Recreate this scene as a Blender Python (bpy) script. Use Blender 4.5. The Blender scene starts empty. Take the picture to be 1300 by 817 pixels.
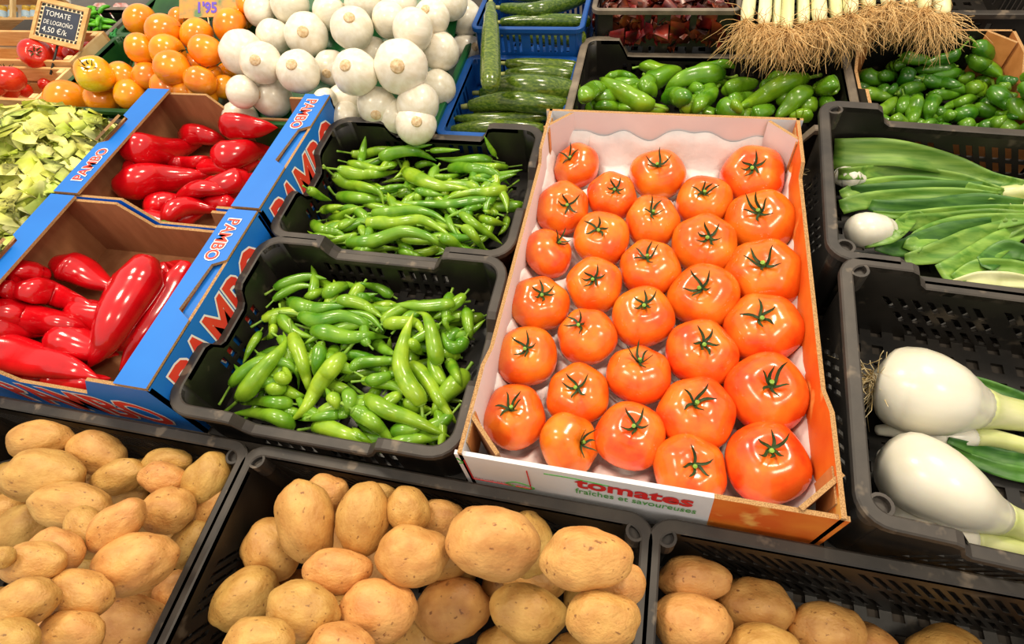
import bpy, bmesh, math, random
import numpy as np
from mathutils import Vector, Matrix, noise
random.seed(11)
rng = np.random.default_rng(5)
scene = bpy.context.scene
COL = scene.collection

# ------------------------------------------------------------------ camera
F = 730.97                                   # focal length in pixels of a 1300 px wide frame
PITCH, ROLL, YAW = 0.64467642, -0.18665373, 0.35859485
CAM = np.array([-0.02219223, -0.4972582, 0.60403803])
def _rot():
    ca, sa = math.cos(PITCH), math.sin(PITCH); cc, sc = math.cos(YAW), math.sin(YAW); cr, sr = math.cos(ROLL), math.sin(ROLL)
    rx = np.array([[1, 0, 0], [0, ca, -sa], [0, sa, ca]]); rz = np.array([[cc, -sc, 0], [sc, cc, 0], [0, 0, 1]])
    rr = np.array([[cr, -sr, 0], [sr, cr, 0], [0, 0, 1]])
    return rz @ rx @ rr
RM = _rot()
cam_data = bpy.data.cameras.new('camera'); cam = bpy.data.objects.new('camera', cam_data); COL.objects.link(cam)
cam.matrix_world = Matrix.Translation(Vector(CAM)) @ Matrix([list(r) for r in RM]).to_4x4()
cam_data.sensor_width = 36; cam_data.lens = 36 * F / 1300; cam_data.shift_y = -44.5 / 1300
cam_data.clip_start = 0.02
scene.camera = cam

# ------------------------------------------------------------------ light and exposure
world = bpy.data.worlds.new('hall'); scene.world = world; world.use_nodes = True
world.node_tree.nodes['Background'].inputs[0].default_value = (1.0, 0.93, 0.83, 1)
world.node_tree.nodes['Background'].inputs[1].default_value = 0.85
def lamp(x, y, z, size, power, col=(1, 0.86, 0.66)):
    l = bpy.data.lights.new('ceiling_lamp', 'AREA'); l.size = size; l.energy = power; l.color = col; l.shape = 'DISK'
    o = bpy.data.objects.new('ceiling_lamp', l); COL.objects.link(o); o.location = (x, y, z)
    d = Vector((x * 0.35, y * 0.5 + 0.1, -0.1)) - o.location
    o.rotation_euler = d.to_track_quat('-Z', 'Y').to_euler()
for lx, ly, p in ((-1.35, 0.8, 38), (0.45, 1.0, 38), (-1.1, -0.7, 17), (1.1, -0.6, 18)):
    lamp(lx, ly, 2.0, 0.5, p)
scene.view_settings.view_transform = 'Standard'; scene.view_settings.look = 'None'
scene.view_settings.exposure = -0.22; scene.view_settings.gamma = 1.0; scene.view_settings.use_curve_mapping = False

# ------------------------------------------------------------------ pixel to place
def ray(u, v): return RM @ np.array([(u - 650) / F, (364 - v) / F, -1.0])      # unit depth along the optical axis
def onz(u, v, z):
    d = ray(u, v); return CAM + d * ((z - CAM[2]) / d[2])
def ony(u, v, y):
    d = ray(u, v); return CAM + d * ((y - CAM[1]) / d[1])
def onx(u, v, x):
    d = ray(u, v); return CAM + d * ((x - CAM[0]) / d[0])
def depth(p): return float((np.asarray(p) - CAM) @ (-RM[:, 2]))
def zoomed(ox, oy, s): return lambda x, y: (ox + x / s, oy + y / s)

# ------------------------------------------------------------------ materials
def lin(c):
    return tuple(((x / 255) / 12.92 if x / 255 <= 0.04045 else ((x / 255 + 0.055) / 1.055) ** 2.4) for x in c) + (1,)
MATS = {}
def mat(name, c1, c2=None, scale=20, stretch=(1, 1, 1), rough=0.5, bump=0.0, bscale=None, coat=0.0, sss=0.0, vary=0.0, hue=0.0, ramp=(0.35, 0.7), trans=0.0, spots=None, spec=0.5, metal=0.0):
    m = bpy.data.materials.new(name); m.use_nodes = True; MATS[name] = m
    nt = m.node_tree; N = nt.nodes; L = nt.links; b = N['Principled BSDF']
    tc = N.new('ShaderNodeTexCoord'); mp = N.new('ShaderNodeMapping'); L.new(tc.outputs['Object'], mp.inputs[0]); mp.inputs['Scale'].default_value = stretch
    oi = N.new('ShaderNodeObjectInfo')
    ad = N.new('ShaderNodeVectorMath'); ad.operation = 'ADD'; L.new(mp.outputs[0], ad.inputs[0])
    sc = N.new('ShaderNodeVectorMath'); sc.operation = 'SCALE'; sc.inputs[0].default_value = (7, 3, 5); L.new(oi.outputs['Random'], sc.inputs['Scale']); L.new(sc.outputs[0], ad.inputs[1])
    nz = N.new('ShaderNodeTexNoise'); nz.inputs['Scale'].default_value = scale; nz.inputs['Detail'].default_value = 5; L.new(ad.outputs[0], nz.inputs['Vector'])
    cr = N.new('ShaderNodeValToRGB'); cr.color_ramp.elements[0].position, cr.color_ramp.elements[1].position = ramp
    cr.color_ramp.elements[0].color = lin(c1); cr.color_ramp.elements[1].color = lin(c2 or c1); L.new(nz.outputs['Fac'], cr.inputs[0])
    out = cr.outputs[0]
    if spots:
        n2 = N.new('ShaderNodeTexNoise'); n2.inputs['Scale'].default_value = spots[1]; n2.inputs['Detail'].default_value = 3; L.new(ad.outputs[0], n2.inputs['Vector'])
        r2 = N.new('ShaderNodeValToRGB'); r2.color_ramp.elements[0].position = spots[2]; r2.color_ramp.elements[1].position = spots[2] + 0.08; L.new(n2.outputs['Fac'], r2.inputs[0])
        mx = N.new('ShaderNodeMix'); mx.data_type = 'RGBA'; L.new(r2.outputs[0], mx.inputs[0]); L.new(out, mx.inputs[6]); mx.inputs[7].default_value = lin(spots[0]); out = mx.outputs[2]
    if vary or hue:
        hs = N.new('ShaderNodeHueSaturation'); L.new(out, hs.inputs['Color'])
        m1 = N.new('ShaderNodeMapRange'); L.new(oi.outputs['Random'], m1.inputs[0]); m1.inputs[3].default_value = 1 - vary; m1.inputs[4].default_value = 1 + vary; L.new(m1.outputs[0], hs.inputs['Value'])
        m2 = N.new('ShaderNodeMapRange'); L.new(oi.outputs['Random'], m2.inputs[0]); m2.inputs[3].default_value = 0.5 + hue; m2.inputs[4].default_value = 0.5 - hue; L.new(m2.outputs[0], hs.inputs['Hue'])
        out = hs.outputs[0]
    L.new(out, b.inputs['Base Color'])
    b.inputs['Roughness'].default_value = rough; b.inputs['Coat Weight'].default_value = coat; b.inputs['Coat Roughness'].default_value = 0.12
    b.inputs['Specular IOR Level'].default_value = spec; b.inputs['Metallic'].default_value = metal
    if sss:
        b.inputs['Subsurface Weight'].default_value = sss; b.inputs['Subsurface Radius'].default_value = (0.01, 0.006, 0.003); b.inputs['Subsurface Scale'].default_value = 0.6
    if trans: b.inputs['Transmission Weight'].default_value = trans
    if bump:
        n3 = N.new('ShaderNodeTexNoise'); n3.inputs['Scale'].default_value = bscale or scale * 4; n3.inputs['Detail'].default_value = 4; L.new(ad.outputs[0], n3.inputs['Vector'])
        bp = N.new('ShaderNodeBump'); bp.inputs['Strength'].default_value = bump; bp.inputs['Distance'].default_value = 0.002; L.new(n3.outputs['Fac'], bp.inputs['Height']); L.new(bp.outputs[0], b.inputs['Normal'])
    return m
mat('tomato', (228, 82, 20), (243, 134, 36), 1.3, rough=0.22, coat=0.35, vary=0.06, hue=0.008)
mat('calyx', (22, 44, 12), (58, 80, 28), 6, rough=0.6)
mat('chilli', (90, 144, 22), (146, 186, 48), 30, rough=0.26, coat=0.25, vary=0.22, hue=0.02, bump=0.1, bscale=90)
mat('long_pepper', (74, 128, 16), (126, 172, 34), 24, rough=0.24, coat=0.3, vary=0.2, hue=0.015, bump=0.1, bscale=60)
mat('padron', (54, 106, 16), (98, 148, 28), 40, rough=0.28, coat=0.25, vary=0.28, hue=0.02, bump=0.15, bscale=120)
mat('pepper_stem', (104, 150, 40), (152, 186, 70), 60, rough=0.5, vary=0.15)
mat('red_pepper', (186, 6, 18), (222, 14, 26), 22, rough=0.18, coat=0.5, vary=0.08, bump=0.05, bscale=60)
mat('onion_skin', (226, 216, 194), (242, 236, 222), 4, (1, 1, 0.12), rough=0.28, coat=0.25, vary=0.04, hue=0.01, bump=0.05, bscale=14)
mat('onion_scar', (200, 166, 122), (230, 208, 172), 8, rough=0.8, bump=0.4, bscale=40)
mat('spring_bulb', (218, 212, 190), (236, 233, 220), 14, (0.3, 1, 1), rough=0.3, coat=0.2, sss=0.15)
mat('spring_neck', (188, 198, 118), (222, 222, 176), 40, (0.15, 1, 1), rough=0.4, sss=0.1)
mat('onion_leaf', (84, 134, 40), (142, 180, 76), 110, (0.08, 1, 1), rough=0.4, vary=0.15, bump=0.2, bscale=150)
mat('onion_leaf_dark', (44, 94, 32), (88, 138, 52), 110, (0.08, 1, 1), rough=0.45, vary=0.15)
mat('leek', (210, 208, 146), (236, 232, 194), 50, (1, 0.1, 1), rough=0.4)
mat('roots', (204, 160, 96), (232, 200, 144), 90, rough=0.8, vary=0.05)
mat('root_pale', (214, 184, 120), (238, 226, 190), 90, rough=0.8)
mat('potato', (188, 134, 68), (214, 166, 92), 1.8, rough=0.5, bump=0.5, bscale=9, vary=0.1, hue=0.01, spots=((138, 92, 46), 5.5, 0.64))
mat('zucchini', (58, 84, 18), (112, 132, 44), 260, (0.5, 1, 1), rough=0.2, coat=0.4, vary=0.14, hue=0.015, ramp=(0.4, 0.75))
mat('zucchini_end', (120, 130, 70), (170, 170, 100), 60, rough=0.7)
mat('orange_tomato', (238, 128, 14), (250, 164, 30), 1.2, rough=0.2, coat=0.4, vary=0.05, hue=0.012)
mat('green_tomato', (232, 150, 14), (222, 196, 34), 1.2, rough=0.2, coat=0.4)
mat('red_tomato', (200, 26, 16), (222, 60, 28), 1.2, rough=0.2, coat=0.4, vary=0.08)
_m = mat('lettuce', (190, 206, 60), (232, 234, 140), 2.0, rough=0.4, vary=0.12, hue=0.02, bump=0.5, bscale=8)
_nt = _m.node_tree; _b = _nt.nodes['Principled BSDF']; _src = _b.inputs['Base Color'].links[0].from_socket
_tc = _nt.nodes.new('ShaderNodeTexCoord'); _sx = _nt.nodes.new('ShaderNodeSeparateXYZ'); _nt.links.new(_tc.outputs['Object'], _sx.inputs[0])
_mr = _nt.nodes.new('ShaderNodeMapRange'); _mr.inputs[1].default_value = 0.45; _mr.inputs[2].default_value = 0.98; _nt.links.new(_sx.outputs['Y'], _mr.inputs[0])
_mx = _nt.nodes.new('ShaderNodeMix'); _mx.data_type = 'RGBA'; _nt.links.new(_mr.outputs[0], _mx.inputs[0]); _mx.inputs[6].default_value = lin((236, 232, 186)); _nt.links.new(_src, _mx.inputs[7]); _nt.links.new(_mx.outputs[2], _b.inputs['Base Color'])
mat('lettuce_rib', (226, 228, 176), (240, 240, 206), 40, rough=0.4)
mat('red_leaf', (64, 12, 14), (132, 50, 22), 3, rough=0.35, coat=0.2, vary=0.3, hue=0.02)
mat('bean', (70, 160, 20), (110, 190, 40), 40, rough=0.4, vary=0.2)
mat('herb', (20, 110, 50), (50, 150, 70), 4, rough=0.5, vary=0.25)
mat('black_plastic', (19, 17, 15), (38, 34, 30), 14, rough=0.42, bump=0.08, bscale=90, spots=((74, 66, 56), 26, 0.64))
mat('dusty_plastic', (40, 36, 33), (68, 61, 54), 18, rough=0.5, bump=0.1, bscale=90, spots=((104, 92, 78), 34, 0.62))
mat('grey_rim', (92, 82, 72), (132, 120, 104), 24, rough=0.5, bump=0.1, bscale=90)
mat('blue_plastic', (10, 66, 138), (18, 82, 160), 14, rough=0.35)
mat('green_plastic', (8, 78, 34), (18, 100, 46), 14, rough=0.35)
mat('dark_green_plastic', (16, 62, 26), (40, 92, 36), 14, rough=0.4)
mat('box_blue', (18, 110, 206), (26, 120, 216), 9, rough=0.45)
mat('kraft', (150, 98, 60), (168, 114, 74), 60, (1, 1, 0.3), rough=0.85, bump=0.05, bscale=200)
mat('kraft_edge', (188, 148, 98), (152, 112, 70), 800, rough=0.9, ramp=(0.45, 0.55))
mat('kraft_orange', (196, 124, 62), (214, 142, 78), 50, rough=0.8)
mat('white_card', (216, 216, 220), (230, 230, 232), 10, rough=0.6)
mat('print_orange', (222, 96, 20), (238, 140, 44), 16, rough=0.5, spots=((244, 178, 90), 22, 0.6))
mat('tissue', (226, 224, 224), (244, 240, 238), 30, rough=0.85, bump=0.5, bscale=120)
mat('print_red', (214, 30, 34), rough=0.5)
mat('print_white', (244, 240, 236), rough=0.5)
mat('print_green', (70, 160, 60), rough=0.5)
mat('logo_red', (224, 54, 40), (232, 70, 50), 30, rough=0.5)
mat('wood', (204, 150, 88), (228, 184, 124), 20, (1, 1, 8), rough=0.7, bump=0.1)
mat('pale_wood', (222, 184, 122), (240, 212, 158), 20, (8, 1, 1), rough=0.7)
mat('slate', (40, 46, 60), (56, 64, 82), 20, rough=0.7)
mat('chalk', (226, 226, 220), rough=0.9)
mat('sign_stripe', (30, 34, 28), rough=0.6)
mat('sign_pale', (236, 214, 176), rough=0.6)
mat('tag_card', (232, 150, 60), (96, 130, 84), 24, rough=0.5, ramp=(0.4, 0.6))
mat('tag_ink', (96, 70, 190), rough=0.5)
mat('navy_cloth', (12, 14, 26), (22, 24, 40), 20, rough=0.9)
mat('table_board', (52, 46, 40), (70, 62, 54), 8, rough=0.8)
mat('floor', (120, 112, 104), (146, 138, 128), 5, rough=0.5)
mat('teal_band', (40, 150, 130), rough=0.5)
mat('jar_red', (120, 20, 16), (150, 34, 24), 30, rough=0.15, coat=0.5)
mat('jar_gold', (210, 160, 50), (226, 184, 80), 30, rough=0.15, coat=0.5)
mat('jar_lid', (30, 26, 26), rough=0.3)
mat('lid_gold', (214, 180, 70), rough=0.3)
mat('label_blue', (150, 190, 216), (206, 224, 232), 60, rough=0.5)
mat('label_white', (236, 230, 220), rough=0.5)
mat('shelf_white', (214, 206, 190), (226, 220, 206), 6, rough=0.6)
mat('tray_meat', (206, 120, 110), (240, 222, 214), 60, rough=0.25, coat=0.5)

# ------------------------------------------------------------------ helpers
def tag(o, label=None, cat=None, group=None, kind=None):
    if label: o['label'] = label
    if cat: o['category'] = cat
    if group: o['group'] = group
    if kind: o['kind'] = kind
    return o
def thing(name, loc, label, cat, group=None, kind=None):
    o = bpy.data.objects.new(name, None); COL.objects.link(o); o.location = Vector(loc); o.empty_display_size = 0.02
    return tag(o, label, cat, group, kind)
def wloc(o):
    v = Vector(o.location)
    p = o.parent
    while p: v = v + Vector(p.location); p = p.parent
    return v
def mesh(name, V, Fc, m, parent=None, smooth=True, origin=None, mids=None, thick=0, off=-1):
    """one mesh object; V in world space, stored relative to its origin (the parent's place, or the mean base point)"""
    V = np.asarray(V, float)
    if parent is not None: org = np.array(wloc(parent))
    elif origin is not None: org = np.asarray(origin, float)
    else: org = np.array([V[:, 0].mean(), V[:, 1].mean(), V[:, 2].min()])
    me = bpy.data.meshes.new(name); me.from_pydata([tuple(p) for p in (V - org)], [], [tuple(f) for f in Fc])
    for k in (m if isinstance(m, (list, tuple)) else [m]): me.materials.append(MATS[k])
    if mids is not None:
        for p, i in zip(me.polygons, mids): p.material_index = i
    if smooth: me.polygons.foreach_set('use_smooth', [True] * len(me.polygons))
    me.update()
    o = bpy.data.objects.new(name, me); COL.objects.link(o)
    if parent is not None: o.parent = parent
    else: o.location = Vector(org)
    if thick:
        md = o.modifiers.new('thickness', 'SOLIDIFY'); md.thickness = thick; md.offset = off
    return o
class MB:
    """collects geometry for one mesh"""
    def __init__(s): s.V = []; s.F = []; s.M = []
    def add(s, V, Fc, mi=0):
        n = len(s.V); s.V += [tuple(map(float, p)) for p in V]; s.F += [tuple(n + i for i in f) for f in Fc]; s.M += [mi] * len(Fc); return s
    def box(s, lo, hi, mi=0):
        x0, y0, z0 = lo; x1, y1, z1 = hi
        V = [(x0, y0, z0), (x1, y0, z0), (x1, y1, z0), (x0, y1, z0), (x0, y0, z1), (x1, y0, z1), (x1, y1, z1), (x0, y1, z1)]
        return s.add(V, [(3, 2, 1, 0), (4, 5, 6, 7), (0, 1, 5, 4), (1, 2, 6, 5), (2, 3, 7, 6), (3, 0, 4, 7)], mi)
    def tube(s, P, R, n=8, mi=0, lobes=None): return s.add(*tube(P, R, n, lobes), mi)
    def prism(s, poly, org, ex, ey, t, mf=0, mb=0, me=0):
        """polygon (2-D) in the plane org + a ex + b ey, thickened by t along ex x ey"""
        org, ex, ey = map(lambda a: np.asarray(a, float), (org, ex, ey)); nrm = np.cross(ex, ey); nrm = nrm / np.linalg.norm(nrm)
        A = [org + a * ex + b * ey for a, b in poly]; B = [p + nrm * t for p in A]; n = len(poly)
        k = len(s.V); s.V += [tuple(p) for p in A + B]
        s.F.append(tuple(k + i for i in reversed(range(n)))); s.M.append(mb)
        s.F.append(tuple(k + n + i for i in range(n))); s.M.append(mf)
        for i in range(n):
            j = (i + 1) % n; s.F.append((k + i, k + j, k + n + j, k + n + i)); s.M.append(me)
        return s
    def build(s, name, m, parent=None, smooth=False, thick=0, off=-1, origin=None): return mesh(name, s.V, s.F, m, parent, smooth, origin, s.M, thick, off)
def catmull(P, n):
    P = np.asarray(P, float)
    if len(P) == 2: P = np.array([P[0], (P[0] + P[1]) / 2, P[1]])
    Q = np.vstack([2 * P[0] - P[1], P, 2 * P[-1] - P[-2]])
    seg = np.linalg.norm(np.diff(P[:, :2], axis=0), axis=1); s = np.concatenate([[0], np.cumsum(seg)]); out = []
    for t in np.linspace(0, s[-1], n):
        i = min(int(np.searchsorted(s, t, 'right')) - 1, len(P) - 2); a = (t - s[i]) / max(seg[i], 1e-9)
        p0, p1, p2, p3 = Q[i], Q[i + 1], Q[i + 2], Q[i + 3]
        out.append(0.5 * (2 * p1 + (p2 - p0) * a + (2 * p0 - 5 * p1 + 4 * p2 - p3) * a * a + (3 * p1 - p0 - 3 * p2 + p3) * a ** 3))
    return np.array(out)
def frames(P):
    P = np.asarray(P, float); T = np.gradient(P, axis=0); T /= np.linalg.norm(T, axis=1)[:, None] + 1e-12
    u = np.cross(T[0], (0, 0, 1)); u = u if np.linalg.norm(u) > 1e-3 else np.array([1.0, 0, 0]); u /= np.linalg.norm(u); U = [u]
    for t in T[1:]:
        u = U[-1] - t * (U[-1] @ t); U.append(u / (np.linalg.norm(u) + 1e-12))
    U = np.array(U); return T, U, np.cross(T, U)
def tube(P, R, n=8, lobes=None):
    P = np.asarray(P, float); R = np.broadcast_to(np.asarray(R, float), (len(P),)); T, U, W = frames(P); V = []; Fc = []
    for i in range(len(P)):
        for k in range(n):
            a = 2 * math.pi * k / n; r = R[i] * (lobes(i / (len(P) - 1), a) if lobes else 1)
            V.append(P[i] + r * (math.cos(a) * U[i] + math.sin(a) * W[i]))
    m = len(P)
    for i in range(m - 1):
        for k in range(n): Fc.append((i * n + k, i * n + (k + 1) % n, (i + 1) * n + (k + 1) % n, (i + 1) * n + k))
    V.append(P[0] - T[0] * R[0] * 0.3); V.append(P[-1] + T[-1] * R[-1] * 0.3)
    for k in range(n):
        Fc.append((m * n, (k + 1) % n, k)); Fc.append((m * n + 1, (m - 1) * n + k, (m - 1) * n + (k + 1) % n))
    return V, Fc
def text_mesh(name, body, m, parent, org, ex, ey, height, width=None, depth_=0.0006, bold=0.0, shear=0.0, centre=False):
    """flat lettering; org = lower-left of the text (or its centre), ex = reading direction, ey = up"""
    cu = bpy.data.curves.new(name, 'FONT'); cu.body = body; cu.size = 1; cu.extrude = 0.0; cu.offset = bold; cu.shear = shear; cu.resolution_u = 3
    tmp = bpy.data.objects.new(name, cu); COL.objects.link(tmp)
    dg = bpy.context.evaluated_depsgraph_get(); dg.update(); me = bpy.data.meshes.new_from_object(tmp.evaluated_get(dg)); bpy.data.objects.remove(tmp); bpy.data.curves.remove(cu)
    V = np.array([tuple(v.co) for v in me.vertices]); Fc = [tuple(p.vertices) for p in me.polygons]; bpy.data.meshes.remove(me)
    lo, hi = V.min(0), V.max(0); sy = height / (hi[1] - lo[1]); sx = width / (hi[0] - lo[0]) if width else sy
    ex, ey, org = (np.asarray(a, float) for a in (ex, ey, org)); nr = np.cross(ex, ey)
    X = (V[:, 0] - (lo[0] + hi[0]) / 2 * centre - lo[0] * (not centre)) * sx; Y = (V[:, 1] - (lo[1] + hi[1]) / 2 * centre - lo[1] * (not centre)) * sy
    W = org + X[:, None] * ex + Y[:, None] * ey + nr * depth_
    return mesh(name, W, Fc, m, parent, smooth=False)

# ------------------------------------------------------------------ piles: things slide along their sight line until they touch what lies below
class Pile:
    def __init__(s, floor, x0=-9, x1=9, y0=-9, y1=9, k=0.8):
        s.fl = floor if callable(floor) else (lambda x, y: floor + 0 * x); s.b = (x0, x1, y0, y1); s.S = np.zeros((0, 4)); s.k = k
    def hit(s, u, v, rp):
        d = ray(u, v); T = np.linspace(0.25, 3.2, 700); P = CAM + T[:, None] * d; a = rp / F; R = a * T; x0, x1, y0, y1 = s.b
        inside = (P[:, 1] > y0 + R * 0.9) & ((P[:, 0] > x0 + R * 0.9) | (d[0] < 0)) & ((P[:, 0] < x1 - R * 0.9) | (d[0] > 0))
        i0 = int(np.argmax(inside)) if inside.any() else 0; t0 = T[i0]
        bad = (P[:, 2] - R < s.fl(P[:, 0], P[:, 1])) | (P[:, 1] > y1 - R) | ((P[:, 0] < x0 + R) & (d[0] < 0)) | ((P[:, 0] > x1 - R) & (d[0] > 0))
        bad[:i0] = False
        t = T[max(int(np.argmax(bad)) - 1, i0)] if bad.any() else T[-1]
        if len(s.S):
            E = CAM - s.S[:, :3]; Rs = s.S[:, 3]; k2 = s.k ** 2
            A = d @ d - k2 * a * a; B = E @ d - k2 * a * Rs; C_ = (E * E).sum(1) - k2 * Rs * Rs; disc = B * B - A * C_; ok = disc > 0
            if ok.any():
                q = np.sqrt(disc[ok]); r1, r2 = (-B[ok] - q) / A, (-B[ok] + q) / A; r1 = np.where(r1 < t0, np.where(r2 > t0, t0, 9), r1); t = min(t, float(r1.min()))
        return t
    def add(s, p, r): s.S = np.vstack([s.S, [[*p, r]]])
    def ball(s, u, v, rp):
        t = s.hit(u, v, rp); p = CAM + t * ray(u, v); r = rp * t / F; s.add(p, r); return p, r
    def snake(s, pts, R, n=14, stiff=6, nose=0.0):
        """pts in pixels, R pixel radii along it -> world spine, world radii"""
        Q = catmull(pts, n); R = np.interp(np.linspace(0, 1, n), np.linspace(0, 1, len(R)), R)
        t = np.array([s.hit(q[0], q[1], max(r, 2)) for q, r in zip(Q, R)])
        tt = t.copy()
        for _ in range(stiff): tt[1:-1] = (tt[:-2] + tt[1:-1] + tt[2:]) / 3; tt[0] = (tt[0] * 2 + tt[1]) / 3; tt[-1] = (tt[-1] * 2 + tt[-2]) / 3
        t = 0.5 * tt + 0.5 * np.minimum(t, tt)
        P = np.array([CAM + a * ray(q[0], q[1]) for a, q in zip(t, Q)]); W = R * t / F
        for p, w in zip(P[::1], W[::1]):
            if w > 0.003: s.S = np.vstack([s.S, [[*p, w]]])
        return P, W

def chilli_profile(n, sf, blunt):
    out = []
    for s in np.linspace(0, 1, n):
        if s < sf: out.append(0.17)
        else:
            b = (s - sf) / (1 - sf); sh = min(1, 0.55 + b / 0.18 * 0.45); out.append(max(0.05, sh * (1 - b ** blunt) ** (0.62 if blunt > 2.5 else 0.78)))
    return out
def pepper(pile, pts, rp, name, label, cat, group, m, sf=0.16, blunt=2.1, n=20, ns=12, lobe=0.07, stem_mat='pepper_stem', stiff=6, world=None):
    prof = np.array(chilli_profile(n, sf, blunt))
    if world is None: P, W = pile.snake(pts, prof * rp, n, stiff)
    else:
        P = catmull(world, n); W = prof * rp
        for p, w in zip(P, W): pile.S = np.vstack([pile.S, [[*p, w]]])
    k = max(1, int(sf * (n - 1)) + (1 if sf > 0 else 0)) if sf > 0 else 0
    root = thing(name, (P[:, 0].mean(), P[:, 1].mean(), (P[:, 2] - W).min()), label, cat, group)
    ph = random.random() * 6; nl = random.choice((2, 3)); w2 = random.random() * 6
    lb = lambda s, a: 1 + lobe * math.cos(nl * a + ph) + lobe * 0.8 * math.sin(9 * s + w2 + a)
    PB = P[k:] if k else P; WB = W[k:].copy() if k else W.copy()
    # close both ends roundly
    d0 = PB[0] - PB[1]; d0 /= np.linalg.norm(d0) + 1e-9; d1 = PB[-1] - PB[-2]; d1 /= np.linalg.norm(d1) + 1e-9
    PB = np.vstack([PB[0] + d0 * WB[0] * 0.35, PB, PB[-1] + d1 * WB[-1] * 0.8]); WB = np.concatenate([[WB[0] * 0.45], WB, [WB[-1] * 0.4]])
    mesh('body', *tube(PB, WB, ns, lb), m, root)
    if k:
        st = P[:k + 1]; rs = np.full(len(st), max(W[0], 0.0013)); rs[0] *= 1.25
        st = catmull(st, 7); rs = np.interp(np.linspace(0, 1, 7), np.linspace(0, 1, len(rs)), rs)
        st = np.vstack([st, st[-1] - d0 * WB[1] * 0.05]); rs = np.concatenate([rs[:-1] * 1.0, [rs[-1] * 1.8], [WB[1] * 0.75]])
        st[-1] = P[k] + d0 * WB[1] * 0.28
        mesh('stem', *tube(st, rs, 7), stem_mat, root)
    return root
def axis_matrix(p, ax, scale, spin=0):
    q = Vector(ax).to_track_quat('Z', 'Y').to_matrix().to_4x4() @ Matrix.Rotation(spin, 4, 'Z')
    return Matrix.Translation(Vector(p)) @ q @ Matrix.Diagonal((scale[0], scale[1], scale[2], 1))
def lathe_mesh(name, fn, m, nu=28, nv=18):
    V = []; Fc = []
    for j in range(1, nv):
        th = math.pi * j / nv
        for i in range(nu): V.append(fn(th, 2 * math.pi * i / nu))
    for j in range(nv - 2):
        for i in range(nu): Fc.append((j * nu + i, (j + 1) * nu + i, (j + 1) * nu + (i + 1) % nu, j * nu + (i + 1) % nu))
    t = len(V); V += [fn(0, 0), fn(math.pi, 0)]
    for i in range(nu): Fc.append((t, i, (i + 1) % nu)); Fc.append((t + 1, (nv - 2) * nu + (i + 1) % nu, (nv - 2) * nu + i))
    me = bpy.data.meshes.new(name); me.from_pydata(V, [], Fc); me.materials.append(MATS[m]); me.polygons.foreach_set('use_smooth', [True] * len(Fc)); me.update()
    return me
def put(name, me, parent=None, mw=None):
    o = bpy.data.objects.new(name, me); COL.objects.link(o)
    if parent is not None: o.parent = parent
    if mw is not None: o.matrix_world = mw
    return o

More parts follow.
